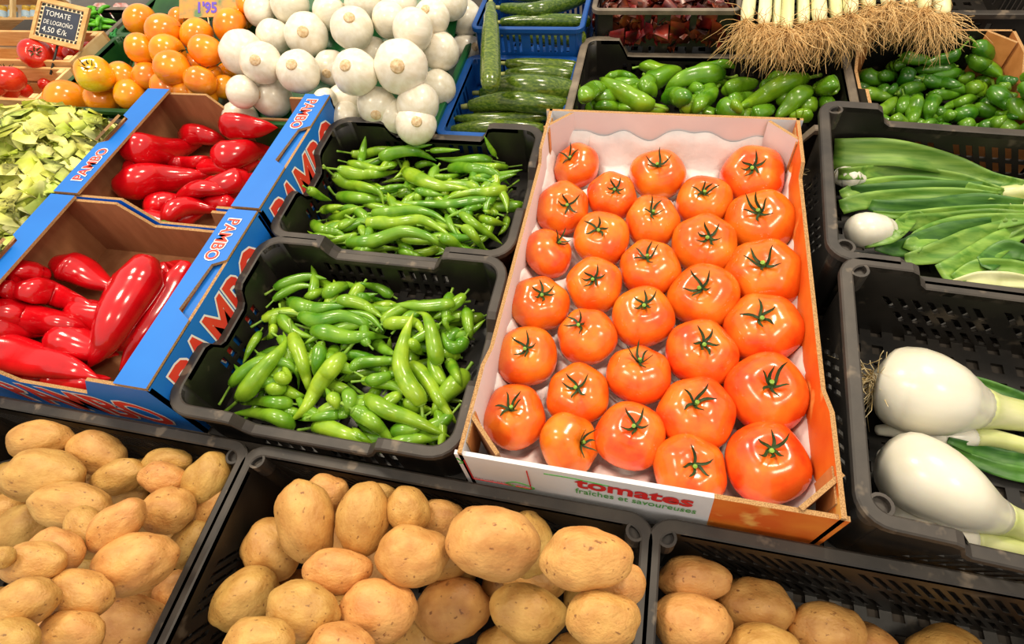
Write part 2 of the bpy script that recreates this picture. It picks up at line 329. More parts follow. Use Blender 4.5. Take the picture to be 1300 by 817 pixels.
# ------------------------------------------------------------------ crates
def crate(name, x0, x1, y0, y1, zb, zt, label, wall='black_plastic', rim='dusty_plastic', raise_=0.02, clen=0.075, rc=0.03, bands=((0.2, 0.45), (0.52, 0.78)), pitch=0.009, shear=0.0, rimw=0.011, rimh=0.008, group=None, ring=None, cat='crate', raise_sides='xy', endsolid=0.055, flare=0.0, every=2):
    root = thing(name, ((x0 + x1) / 2, (y0 + y1) / 2, zb), label, cat, group)
    zs = [zb]
    for a, b in bands: zs += [zb + a * (zt - zb), zb + b * (zt - zb)]
    zs.append(zt); slot = {1 + 2 * i for i in range(len(bands))}
    cx, cy = (x0 + x1) / 2, (y0 + y1) / 2
    loop = []
    def top(s, L, raised):
        if not raise_: return zt
        d = min(s, L - s); a = 0 if d > clen + 0.02 else (1 if d < clen else (clen + 0.02 - d) / 0.02)
        return zt + raise_ * (a * a * (3 - 2 * a)) * raised
    sides = [((x0 + rc, y0), (1, 0), x1 - x0 - 2 * rc, (0, -1)), ((x1, y0 + rc), (0, 1), y1 - y0 - 2 * rc, (1, 0)), ((x1 - rc, y1), (-1, 0), x1 - x0 - 2 * rc, (0, 1)), ((x0, y1 - rc), (0, -1), y1 - y0 - 2 * rc, (-1, 0))]
    for si, ((px, py), (dx, dy), L, (nx, ny)) in enumerate(sides):
        n = max(8, int(L / pitch)); V = []; Fc = []
        raised = 1
        full = (si % 2 == 1) and raise_sides == 'x'
        S = np.linspace(0, L, n + 1)
        for s in S:
            tz = zt + raise_ if full else top(s, L, raised)
            for j, z in enumerate(zs):
                zz = tz if j == len(zs) - 1 else z
                w = min(1, min(s, L - s) / 0.05); sh = shear * (zz - (zb + zt) / 2) * w if 0 < j < len(zs) - 1 else 0
                fl = flare * (zz - zt)
                V.append((px + dx * (s + sh) + nx * fl, py + dy * (s + sh) + ny * fl, zz))
            loop.append((px + dx * s, py + dy * s, tz))
        m = len(zs)
        for i in range(n):
            for j in range(m - 1):
                mid = (S[i] + S[i + 1]) / 2
                if j in slot and i % every != 0 and endsolid < mid < L - endsolid and abs(mid - L / 2) > 0.008: continue
                Fc.append((i * m + j, (i + 1) * m + j, (i + 1) * m + j + 1, i * m + j + 1))
        mesh('wall', V, Fc, wall, root, smooth=False, thick=0.004)
        # corner arc that follows this side
        ccx, ccy = px + dx * L - nx * rc, py + dy * L - ny * rc; V = []; Fc = []; tz = zt + raise_
        for k in range(7):
            a = math.pi / 2 * k / 6; ax, ay = nx * math.cos(a) + dx * math.sin(a), ny * math.cos(a) + dy * math.sin(a)
            for j, z in enumerate(zs):
                zz = tz if j == m - 1 else z; fl = flare * (zz - zt)
                V.append((ccx + ax * (rc + fl), ccy + ay * (rc + fl), zz))
            if 0 < k < 6: loop.append((ccx + ax * rc, ccy + ay * rc, tz))
        for k in range(6):
            for j in range(m - 1): Fc.append((k * m + j, (k + 1) * m + j, (k + 1) * m + j + 1, k * m + j + 1))
        mesh('corner', V, Fc, wall, root, smooth=True, thick=0.004)
        if ring:
            P = [(ccx + (nx + dx) * (rc * 0.45) + ring * math.cos(b), ccy + (ny + dy) * (rc * 0.45) + ring * math.sin(b), tz) for b in np.linspace(0, 2 * math.pi, 17)]
            b_ = MB(); q = len(P) - 1
            for rr, z in ((1.0, tz - 0.03), (1.0, tz + 0.001), (0.72, tz + 0.001), (0.72, tz - 0.03)):
                c = np.mean(P[:-1], axis=0); b_.V += [(c[0] + (p[0] - c[0]) * rr, c[1] + (p[1] - c[1]) * rr, z) for p in P[:-1]]
            for r_ in range(3):
                for k in range(q): b_.F.append((r_ * q + k, r_ * q + (k + 1) % q, (r_ + 1) * q + (k + 1) % q, (r_ + 1) * q + k)); b_.M.append(0)
            cc_ = len(b_.V); cm = np.mean(P[:-1], axis=0); b_.V += [(cm[0] + (p[0] - cm[0]) * 0.72, cm[1] + (p[1] - cm[1]) * 0.72, tz - 0.006) for p in P[:-1]]; b_.F.append(tuple(cc_ + k for k in range(q))); b_.M.append(0)
            b_.build('stacking_socket', rim, root)
    # rim: swept rectangle
    Lp = np.array(loop); keep = [0] + [i for i in range(1, len(Lp)) if np.linalg.norm(Lp[i] - Lp[i - 1]) > 1e-5]; Lp = Lp[keep]
    if np.linalg.norm(Lp[0] - Lp[-1]) < 1e-5: Lp = Lp[:-1]
    n = len(Lp); V = []; Fc = []
    for i in range(n):
        t = Lp[(i + 1) % n] - Lp[i - 1]; t[2] = 0; t /= np.linalg.norm(t); o = np.array([t[1], -t[0], 0])
        for a, b in ((-0.004, -rimh), (rimw, -rimh), (rimw, 0.0), (rimw - 0.002, 0.0015), (-0.002, 0.0015), (-0.004, 0)): V.append(Lp[i] + o * a + np.array([0, 0, b]))
    for i in range(n):
        for k in range(6): Fc.append((i * 6 + k, ((i + 1) % n) * 6 + k, ((i + 1) % n) * 6 + (k + 1) % 6, i * 6 + (k + 1) % 6))
    mesh('rim', V, Fc, rim, root, smooth=False)
    V = []; Fc = []; nx_, ny_ = int((x1 - x0) / 0.014), int((y1 - y0) / 0.014); f = flare * (zb - zt)
    for i in range(nx_ + 1):
        for j in range(ny_ + 1): V.append((x0 - f + (x1 - x0 + 2 * f) * i / nx_, y0 - f + (y1 - y0 + 2 * f) * j / ny_, zb + 0.003))
    for i in range(nx_):
        for j in range(ny_):
            if i % 2 and j % 2 and 1 < i < nx_ - 2: continue
            Fc.append((i * (ny_ + 1) + j, (i + 1) * (ny_ + 1) + j, (i + 1) * (ny_ + 1) + j + 1, i * (ny_ + 1) + j + 1))
    mesh('base', V, Fc, wall, root, smooth=False, thick=0.004, off=1)
    return root

# ================================================================== THE SETTING
ZS = -0.14; ZL = -0.27                       # upper shelf, lower front shelf
b = MB(); b.box((-4.5, -2.5, -1.02), (3.5, 3.2, -1.0)); b.build('floor', 'floor').update_tag(); tag(bpy.data.objects['floor'], kind='structure')
t = thing('display_stand', (0, 0.1, -1.0), 'dark stepped display stand carrying all the crates and boxes', 'display stand')
MB().box((-1.35, -0.304, ZS - 0.025), (0.95, 1.06, ZS)).build('upper_shelf', 'table_board', t)
MB().box((-1.89, -0.304, ZS - 0.025), (-1.35, 0.815, ZS)).build('upper_shelf', 'table_board', t)
MB().box((-1.2, -0.72, ZL - 0.025), (0.95, -0.304, ZL)).build('lower_shelf', 'table_board', t)
MB().box((-1.87, -0.30, -1.0), (0.93, -0.28, ZS - 0.025)).build('front_panel', 'table_board', t)
for lx in (-1.15, 0.9):
    for ly in (-0.70, -0.33): MB().box((lx - 0.02, ly - 0.02, -1.0), (lx + 0.02, ly + 0.02, ZL - 0.025)).build('leg', 'table_board', t)
    MB().box((lx - 0.02, 1.0, -1.0), (lx + 0.02, 1.04, ZS - 0.025)).build('leg', 'table_board', t)

# ================================================================== TOMATO BOX
TX, TY = 0.2, 0.3
t = thing('tomato_box', (0, 0, ZS), 'white cardboard box with orange tomato print, lined with tissue and full of large tomatoes', 'box')
H = -ZS; th = 0.005
def wall_poly(L, lowz, c=0.085, s=0.02): return [(0, 0), (L, 0), (L, H), (L - c, H), (L - c - s, lowz), (c + s, lowz), (c, H), (0, H)]
MB().prism([(0, 0), (0.4, 0), (0.4, H), (0, H)], (TX, TY, ZS), (-1, 0, 0), (0, 0, 1), -th, 1, 0, 2).build('back_wall', ['print_orange', 'white_card', 'kraft_edge'], t)
fw = MB()
fw.prism([(0, 0), (0.285, 0), (0.275, H - 0.006), (0, H - 0.006)], (-TX, -TY + th, ZS), (1, 0, 0), (0, 0, 1), th, 0, 0, 0)
fw.prism([(0.285, 0), (0.4, 0), (0.4, H - 0.006), (0.275, H - 0.006)], (-TX, -TY + th, ZS), (1, 0, 0), (0, 0, 1), th, 1, 0, 2); fw.build('front_wall', ['white_card', 'print_orange', 'kraft_edge'], t)
pl = [(0, 0), (0.6, 0), (0.6, H), (0.49, H), (0.455, H - 0.018), (0.115, H - 0.018), (0.1, H), (0, H)]
MB().prism([(a, b_) for a, b_ in pl], (-TX + th, TY, ZS), (0, -1, 0), (0, 0, 1), -th, 1, 0, 2).build('side_wall', ['print_orange', 'white_card', 'kraft_edge'], t)
MB().prism([(a, b_) for a, b_ in pl], (TX - th, TY, ZS), (0, -1, 0), (0, 0, 1), th, 0, 1, 2).build('side_wall', ['print_orange', 'white_card', 'kraft_edge'], t)
MB().box((-TX + th, -TY + th, ZS), (TX - th, TY - th, ZS + 0.008)).build('base', 'kraft', t)
for sx in (-1, 1):
    for sy in (-1, 1):                                            # folded triangular corner posts
        c = MB(); cx, cy = sx * (TX - th), sy * (TY - th); k = 0.042
        c.prism([(0, 0), (math.hypot(k, k), 0), (math.hypot(k, k), H - 0.002), (0, H - 0.002)], (cx - sx * k, cy, ZS), ((sx) * 0.7071, -sy * 0.7071, 0), (0, 0, 1), 0.005, 0, 0, 1)
        c.build('corner_post', ['white_card' if sy > 0 else 'kraft', 'kraft_edge'], t)
        f_ = MB(); f_.prism([(0, 0), (k * 0.9, 0), (k * 0.9, 0.06), (0, 0.06)], (cx - sx * 0.002, cy - sy * 0.01, H + ZS - 0.066), (0, -sy, 0), (0, 0, 1), 0.005 * (sx * sy), 0, 0, 1)
        f_.build('corner_flap', ['kraft_orange', 'kraft_edge'], t)
MB().prism([(0, 0), (0.05, 0), (0.05, 0.008), (0.045, 0.012), (0.005, 0.012), (0, 0.008)], (0.035, TY - th - 0.0006, ZS + 0.062), (1, 0, 0), (0, 0, 1), 0.0008).build('hand_hole', 'padron', t)
# print on the front
fy = -TY - 0.0002
def front(u, v): p = ony(u, v, fy); return p
a = front(730, 617.5); a2 = front(730, 607); e = front(880, 640); g1 = front(730, 624.5); g2 = front(730, 618.5)
text_mesh('lettering', 'tomates', 'print_red', t, (a[0], fy, a[2]), (1, 0, 0), (0, 0, 1), a2[2] - a[2], e[0] - a[0], 0.0006, 0.03)
text_mesh('lettering', 'fra\u00eeches et savoureuses', 'print_green', t, (a[0], fy, g1[2]), (1, 0, 0), (0, 0, 1), g2[2] - g1[2], (e[0] - a[0]) * 1.05, 0.0006, 0.005)
bl, br, tl = front(600, 606), front(674, 620), front(592, 584)
text_mesh('lettering', 'BELGI\u00cb-BELGIQUE', 'print_red', t, (bl[0] + 0.004, fy, bl[2] + 0.001), (1, 0, 0), (0, 0, 1), 0.0052, br[0] - bl[0] - 0.008, 0.0006)
for lo, hi in (((bl[0], bl[2] - 0.002), (bl[0] + 0.0012, tl[2])), ((br[0], bl[2] - 0.002), (br[0] + 0.0012, tl[2])), ((bl[0], bl[2] - 0.003), (br[0] + 0.0012, bl[2] - 0.002))):
    MB().box((lo[0], fy - 0.0006, lo[1]), (hi[0], fy, hi[1])).build('print_line', 'print_red', t)
def print_curve(pts, r, m): mesh('print_line', *tube(catmull([(x, fy - 0.0001, z) for x, z in pts], 16), r, 4), m, t)
print_curve([(-0.199, -0.018), (-0.194, -0.03), (-0.199, -0.034)], 0.0009, 'print_green')
print_curve([(-0.10, -0.020), (-0.07, -0.019), (-0.03, -0.024)], 0.0007, 'print_green')
print_curve([(-0.15, -0.078), (-0.135, -0.068), (-0.115, -0.08), (-0.13, -0.088), (-0.15, -0.078)], 0.0008, 'print_green')

TOM = [(732, 211, 30, 723, 200), (955.6, 223.5, 40, 954, 213), (835, 222, 35, 835, 208), (777, 249, 32, 780, 240), (893, 255.5, 35, 894.5, 244), (714, 265, 35, 720.5, 260), (828, 281, 35, 829.6, 269), (965, 282, 44, 963, 267), (763.5, 303, 37, 759, 292),
       (894.5, 312, 42, 898, 301), (696, 322, 33, 711, 307), (824.6, 340.5, 39, 822, 325), (969.5, 348, 48, 969, 334), (754.6, 362, 37, 752, 354), (893, 376, 44, 888, 365), (685, 386, 38, 687.5, 374), (816, 402, 41, 817, 387), (968, 417, 48, 966, 404),
       (745, 427, 39, 733.5, 412), (890, 448, 45, 893, 437), (669, 452, 40, 666.5, 442), (811, 476, 41, 813, 456), (972.6, 498, 52, 980.6, 486), (733.5, 501, 41, 731, 491), (883.5, 525, 49, 884, 511), (653, 528.5, 42, 649, 517), (800, 552.6, 45, 805, 540), (722.6, 562.6, 40, 741.5, 562), (973, 587, 53, 978.6, 571), (875.4, 597, 47, 882, 591)]
def tomato_fn(seed, flat=0.8, lob=0.06):
    r_ = random.Random(seed); ph = [r_.random() * 6.3 for _ in range(4)]; nl = r_.choice((4, 5, 6))
    def fn(th, a):
        s, c = math.sin(th), math.cos(th)
        top = max(0, c) ** 1.2
        r = 1 + lob * s * (0.35 + top) * math.cos(nl * a + ph[0]) + 0.03 * s * math.cos(2 * a + ph[1]) + 0.02 * s * math.cos(3 * a + ph[2])
        z = flat * c - 0.20 * math.exp(-(th / 0.26) ** 2) + 0.012 * math.cos(nl * a + ph[0]) * math.exp(-((th - 0.6) / 0.35) ** 2)
        return (r * s ** 0.94, 0, z) if s < 1e-6 else (r * s ** 0.92 * math.cos(a), r * s ** 0.92 * math.sin(a), z)
    return fn
tom_me = [lathe_mesh('tomato_body', tomato_fn(i), 'tomato', 32, 20) for i in range(6)]
def calyx_mesh(seed, nleaf=5, L=0.41):
    r_ = random.Random(seed); b = MB()
    for k in range(nleaf):
        a = 2 * math.pi * (k + r_.uniform(-0.2, 0.2)) / nleaf; l = L * r_.uniform(0.75, 1.25); lift = r_.uniform(0.02, 0.36); d = np.array([math.cos(a), math.sin(a), 0]); s = np.array([-d[1], d[0], 0]); V = []
        for i in range(6):
            q = i / 5; w = 0.052 * (1 - q) ** 0.7 * (0.6 + q) + 0.004; p = d * l * q * 0.98 + np.array([0, 0, 0.64 + 0.20 * q + lift * q * q]) + s * 0.06 * math.sin(4 * q + k)
            V += [p - s * w, p + np.array([0, 0, -0.02]), p + s * w]
        b.add(V, [(i * 3 + j, i * 3 + j + 1, i * 3 + j + 4, i * 3 + j + 3) for i in range(5) for j in range(2)])
        b.add([v - np.array([0, 0, 0.015]) for v in V], [(i * 3 + j + 3, i * 3 + j + 4, i * 3 + j + 1, i * 3 + j) for i in range(5) for j in range(2)])
    me = bpy.data.meshes.new('calyx'); me.from_pydata(b.V, [], b.F); me.materials.append(MATS['calyx']); me.polygons.foreach_set('use_smooth', [True] * len(b.F)); me.update(); return me
cal_me = [calyx_mesh(i, random.choice((5, 5, 6))) for i in range(6)]
b = MB(); b.tube([(0, 0, 0.55), (0, 0, 0.62), (0.01, 0.01, 0.69), (0.02, 0.015, 0.74)], [0.06, 0.055, 0.05, 0.06], 8)
nub_me = bpy.data.meshes.new('stalk'); nub_me.from_pydata(b.V, [], b.F); nub_me.materials.append(MATS['pepper_stem'])
_rows = ('beside the chilli crates', 'second in from the chilli crates', 'along the middle of the box', 'second in from the spring onions', 'beside the spring onions')
_cu = (696, 749, 819, 888, 967); _cols = [min(range(5), key=lambda c: abs(q[0] + (q[1] - 380) * (0.235, 0.16, 0.1, 0.05, -0.03)[c] - (_cu[c])) ) for q in TOM]; TLAB = [''] * len(TOM)
for c in range(5):
    for k, i in enumerate(sorted([i for i in range(len(TOM)) if _cols[i] == c], key=lambda i: -TOM[i][1])):
        TLAB[i] = 'ripe tomato in the row %s, %s from the lettered wall' % (_rows[c], ('first', 'second', 'third', 'fourth', 'fifth', 'sixth', 'seventh')[k])
pile = Pile(-0.117, -TX + 0.01, TX - 0.01, -TY + 0.01, TY - 0.012, k=0.96); pile_t = []
for i, (u, v, r, cu, cv) in enumerate(TOM):
    d = ray(u, v); T_ = (-0.075 - CAM[2]) / d[2]; T_ = T_ - 0.012 * (r / 42 - 1); p = CAM + d * T_; R_ = r * T_ / F * 0.985
    lim = TY - 0.012 - R_ * 0.95
    if p[1] > lim: T_ = (lim - CAM[1]) / d[1]; p = CAM + d * T_; R_ = r * T_ / F * 0.985
    # axis through the calyx seen in the photo
    d2 = ray(cu, cv); t2 = np.linspace(T_ - R_ * 1.1, T_, 60); q = CAM + t2[:, None] * d2; dist = np.linalg.norm(q - p, axis=1); j = int(np.argmin(np.abs(dist - R_ * 0.72))); ax = q[j] - p; ax /= np.linalg.norm(ax)
    ax = ax + np.array([0, 0, 0.05]); ax /= np.linalg.norm(ax)
    pile_t.append((p, R_))
    root = thing('tomato', p - np.array([0, 0, R_ * 0.8]), TLAB[i], 'tomato', 'tomatoes in the white box')
    sp = random.random() * 6.3; ax_m = axis_matrix(p, ax, (R_, R_, R_ * 1.02), sp)
    rel = Matrix.Translation(-Vector(root.location)) @ ax_m
    for nm, me in (('body', tom_me[i % 6]), ('calyx', cal_me[(i * 5 + 2) % 6]), ('stalk', nub_me)):
        if nm == 'stalk': put(nm, me, cx_)
        else: cx_ = put(nm, me, root); cx_.matrix_local = rel
# tissue
V = []; Fc = []; nx_, ny_ = 64, 96
for i in range(nx_ + 1):
    for j in range(ny_ + 1):
        x = -TX + 0.008 + (2 * TX - 0.016) * i / nx_; y = -TY + 0.008 + (2 * TY - 0.016) * j / ny_
        de = min(x + TX - 0.008, TX - 0.008 - x, y + TY - 0.008, TY - 0.008 - y)
        dt = min(math.hypot(x - p[0], y - p[1]) / r for p, r in pile_t)
        z = -0.125 + 0.034 * min(1, max(0, (dt - 0.72) / 0.4)) + 0.006 * noise.noise(Vector((x * 40, y * 40, 0)))
        if de < 0.018:
            w = 1 - de / 0.018; z = z * (1 - w) + w * (-0.062 + 0.03 * noise.noise(Vector((x * 22, y * 22, 3))) + (0.02 if y > 0.22 else 0))
        zmax = min([9] + [p[2] - math.sqrt(max(0, (r * 0.8) ** 2 - ((x - p[0]) ** 2 + (y - p[1]) ** 2) * 0.64)) for p, r in pile_t if math.hypot(x - p[0], y - p[1]) < r])
        V.append((x + 0.003 * noise.noise(Vector((x * 60, y * 60, 7))) * (de > 0.004), y + 0.003 * noise.noise(Vector((x * 60, y * 60, 9))) * (de > 0.004), max(min(z, zmax - 0.002), -0.130)))
for i in range(nx_):
    for j in range(ny_): Fc.append((i * (ny_ + 1) + j, (i + 1) * (ny_ + 1) + j, (i + 1) * (ny_ + 1) + j + 1, i * (ny_ + 1) + j + 1))
tag(mesh('tissue_paper', V, Fc, 'tissue', thick=0.0006), 'crumpled white tissue paper under the large tomatoes in the white box', 'paper')

# ================================================================== GREEN CHILLI CRATES
crate('plastic_crate', -0.598, -0.212, 0.010, 0.290, ZS, -0.066, 'black plastic crate of slender green chillies in front of the white onions', raise_=0.031, clen=0.06, bands=((0.15, 0.45), (0.55, 0.85)))
crate('plastic_crate', -0.598, -0.212, -0.290, -0.006, ZS, -0.064, 'black plastic crate of green chillies between a blue box and the tomato box', raise_=0.029, clen=0.06, bands=((0.15, 0.45), (0.55, 0.85)))
Z1 = zoomed(340, 140, 3.714)
G1 = [([(600, 660), (680, 680), (760, 700)], 24), ([(440, 540), (445, 570), (450, 600)], 20), ([(700, 390), (710, 420), (715, 440)], 22), ([(680, 270), (740, 250), (800, 260)], 18), ([(680, 370), (760, 390), (830, 400)], 22), ([(230, 480), (300, 460), (360, 450)], 22), ([(320, 560), (380, 530), (420, 510)], 20), ([(185, 600), (250, 595), (330, 600)], 22), ([(250, 520), (330, 500), (400, 470), (460, 450)], 20), ([(800, 590), (870, 620), (930, 650)], 28), ([(840, 470), (860, 540), (900, 600)], 18), ([(930, 320), (1000, 325), (1065, 340)], 14), ([(1130, 480), (1120, 550), (1085, 590)], 18), ([(960, 490), (1040, 520), (1130, 540)], 24),
      ([(325, 192), (380, 200), (440, 208), (520, 190), (600, 185), (680, 180)], 24), ([(600, 185), (700, 172), (775, 162)], 14), ([(430, 262), (448, 200), (460, 122)], 20), ([(745, 190), (820, 188), (905, 185)], 15), ([(1085, 228), (1050, 180), (1020, 120)], 14), ([(1120, 250), (1060, 238), (980, 230), (880, 235), (790, 225)], 24), ([(560, 270), (600, 250), (640, 240)], 20), ([(470, 250), (520, 225), (600, 200), (700, 195), (795, 238)], 30), ([(1200, 258), (1120, 268), (1050, 265), (950, 260), (850, 262)], 20), ([(780, 295), (850, 275), (960, 275), (1060, 290), (1140, 350)], 28), ([(760, 310), (850, 315), (930, 300)], 18), ([(330, 235), (370, 245), (430, 258), (520, 275), (600, 260)], 22), ([(260, 270), (340, 280), (420, 300), (520, 300), (620, 285)], 30), ([(420, 335), (480, 345), (545, 365)], 18), ([(520, 375), (600, 360), (650, 360), (670, 380)], 16), ([(285, 360), (320, 400), (400, 412), (500, 420), (600, 415)], 32), ([(260, 258), (310, 305), (380, 345), (470, 365), (530, 390), (548, 450)], 30), ([(610, 230), (640, 280), (700, 320), (800, 355), (940, 370)], 38), ([(165, 355), (230, 395), (270, 415), (300, 425)], 24), ([(1185, 330), (1120, 370), (1040, 385), (960, 385), (830, 420)], 26), ([(1155, 422), (1050, 420), (960, 430), (850, 445), (700, 440), (560, 438)], 25), ([(400, 490), (480, 488), (580, 480), (680, 470), (780, 490), (860, 540)], 32), ([(1070, 492), (1040, 480), (1010, 470)], 12), ([(1055, 440), (970, 460), (880, 490), (830, 515)], 15), ([(880, 540), (950, 570), (1000, 630), (1030, 665)], 26), ([(865, 450), (940, 510), (1010, 560), (1105, 630)], 24), ([(250, 520), (215, 530), (250, 560), (330, 575), (370, 600)], 28), ([(335, 660), (430, 662), (540, 650), (640, 655)], 22), ([(365, 495), (430, 525), (500, 530), (600, 530), (720, 515), (800, 550), (870, 600)], 34), ([(890, 712), (800, 705), (740, 710)], 18), ([(230, 630), (330, 625), (480, 620), (570, 590), (650, 570), (760, 600), (900, 685)], 34)]
Z2 = zoomed(220, 300, 2.724)
G2 = [([(1010, 240), (1020, 300), (1030, 360)], 25), ([(515, 365), (500, 420), (490, 490)], 26), ([(565, 370), (545, 420), (540, 450)], 22), ([(600, 520), (610, 580), (605, 630)], 26), ([(545, 540), (560, 570), (570, 600)], 25), ([(650, 500), (720, 490), (790, 465)], 24), ([(680, 350), (730, 390), (770, 410)], 22), ([(740, 670), (800, 670), (870, 660)], 24), ([(360, 600), (420, 610), (480, 620)], 20), ([(1000, 420), (960, 405), (900, 395)], 24), ([(810, 350), (845, 390), (870, 410)], 20), ([(620, 660), (640, 690), (690, 715)], 22), ([(340, 480), (390, 490), (380, 440)], 24), ([(790, 560), (840, 590), (900, 600)], 26),
      ([(445, 215), (500, 195), (560, 185)], 18), ([(620, 200), (680, 215), (730, 220)], 14), ([(775, 215), (710, 180), (640, 160)], 20), ([(505, 225), (550, 185), (600, 170), (640, 175)], 25), ([(1028, 224), (950, 235), (880, 240), (800, 238), (745, 240)], 22), ([(530, 235), (590, 220), (660, 240), (730, 285)], 26), ([(378, 182), (400, 222), (480, 250), (540, 245), (605, 238)], 27), ([(310, 315), (275, 370), (240, 440)], 16), ([(345, 250), (348, 290), (340, 340), (305, 358)], 18), ([(365, 262), (430, 270), (500, 290), (580, 275), (650, 295), (720, 335)], 27), ([(420, 305), (520, 330), (600, 348), (680, 342), (745, 350)], 29), ([(690, 310), (770, 300), (840, 300), (880, 360)], 26), ([(1035, 435), (985, 500), (930, 560), (890, 620)], 36), ([(1030, 320), (990, 380), (950, 375), (925, 320)], 26), ([(990, 280), (940, 290), (965, 345)], 12), ([(940, 410), (970, 460), (1000, 520)], 22), ([(158, 582), (215, 495), (300, 435), (380, 435), (430, 470), (432, 530)], 24), ([(290, 530), (360, 525), (420, 545), (470, 560)], 24), ([(450, 582), (380, 575), (300, 570), (235, 580)], 24), ([(180, 605), (235, 555), (320, 450), (385, 375), (380, 330)], 34), ([(400, 285), (405, 310), (425, 370), (450, 450), (485, 572)], 28), ([(645, 620), (560, 615), (480, 628), (430, 635)], 20), ([(630, 360), (570, 430), (510, 500), (460, 590), (405, 640)], 35), ([(570, 500), (640, 440), (700, 430), (830, 430)], 23), ([(435, 712), (400, 650), (350, 620), (280, 610), (205, 612)], 30), ([(430, 670), (510, 658), (560, 670), (640, 700), (715, 738)], 30), ([(580, 575), (640, 610), (690, 640), (740, 690), (775, 710)], 30), ([(940, 485), (910, 420), (895, 330), (870, 270), (835, 262)], 30), ([(925, 720), (900, 740), (850, 752)], 12), ([(680, 775), (760, 725), (830, 700), (900, 695), (950, 690)], 26), ([(605, 510), (670, 555), (740, 600), (830, 635), (960, 695)], 34), ([(760, 400), (830, 450), (880, 500), (930, 580), (985, 655)], 30), ([(865, 668), (855, 570), (820, 520), (785, 440), (800, 350), (830, 265)], 36)]
def chilli_pile(data, Z, s, x0, x1, y0, y1, label, group):
    pile = Pile(ZS + 0.012, x0, x1, y0, y1, k=0.74)
    for i in range(96):                                           # the layers underneath, seen in the gaps
        lay = i // 32; a = random.uniform(0, 6.3); L = random.uniform(0.04, 0.058); c = np.array([random.uniform(x0 + 0.035, x1 - 0.035), random.uniform(y0 + 0.03, y1 - 0.03), ZS + 0.018 + 0.0175 * lay]); d = np.array([math.cos(a), 0.72 * math.sin(a), random.uniform(-0.06, 0.06)]) * L
        n_ = np.array([-d[1], d[0], 0]) * random.uniform(-0.4, 0.4)
        pepper(pile, None, random.uniform(0.008, 0.011), 'green_chilli', label.replace('chilli in', 'chilli half buried in'), 'pepper', group, 'chilli', world=[c - d, c - d * 0.4 + n_, c + d * 0.4 + n_, c + d - n_ * 0.3], n=12, ns=8)
    for pts, r in data:
        pepper(pile, [Z(*p) for p in pts], r / s * 1.02, 'green_chilli', label.replace('chilli in', 'chilli on top in'), 'pepper', group, 'chilli', sf=0.16 if len(pts) > 3 else 0.12, stiff=8)
chilli_pile(G1, Z1, 3.714, -0.585, -0.225, 0.020, 0.279, 'slender glossy green chilli in the black crate in front of the white onions', 'chillies in the crate before the onions')
chilli_pile(G2, Z2, 2.724, -0.585, -0.225, -0.282, -0.014, 'curved green chilli in the black crate between blue box and tomato box', 'chillies in the crate beside the tomato box')

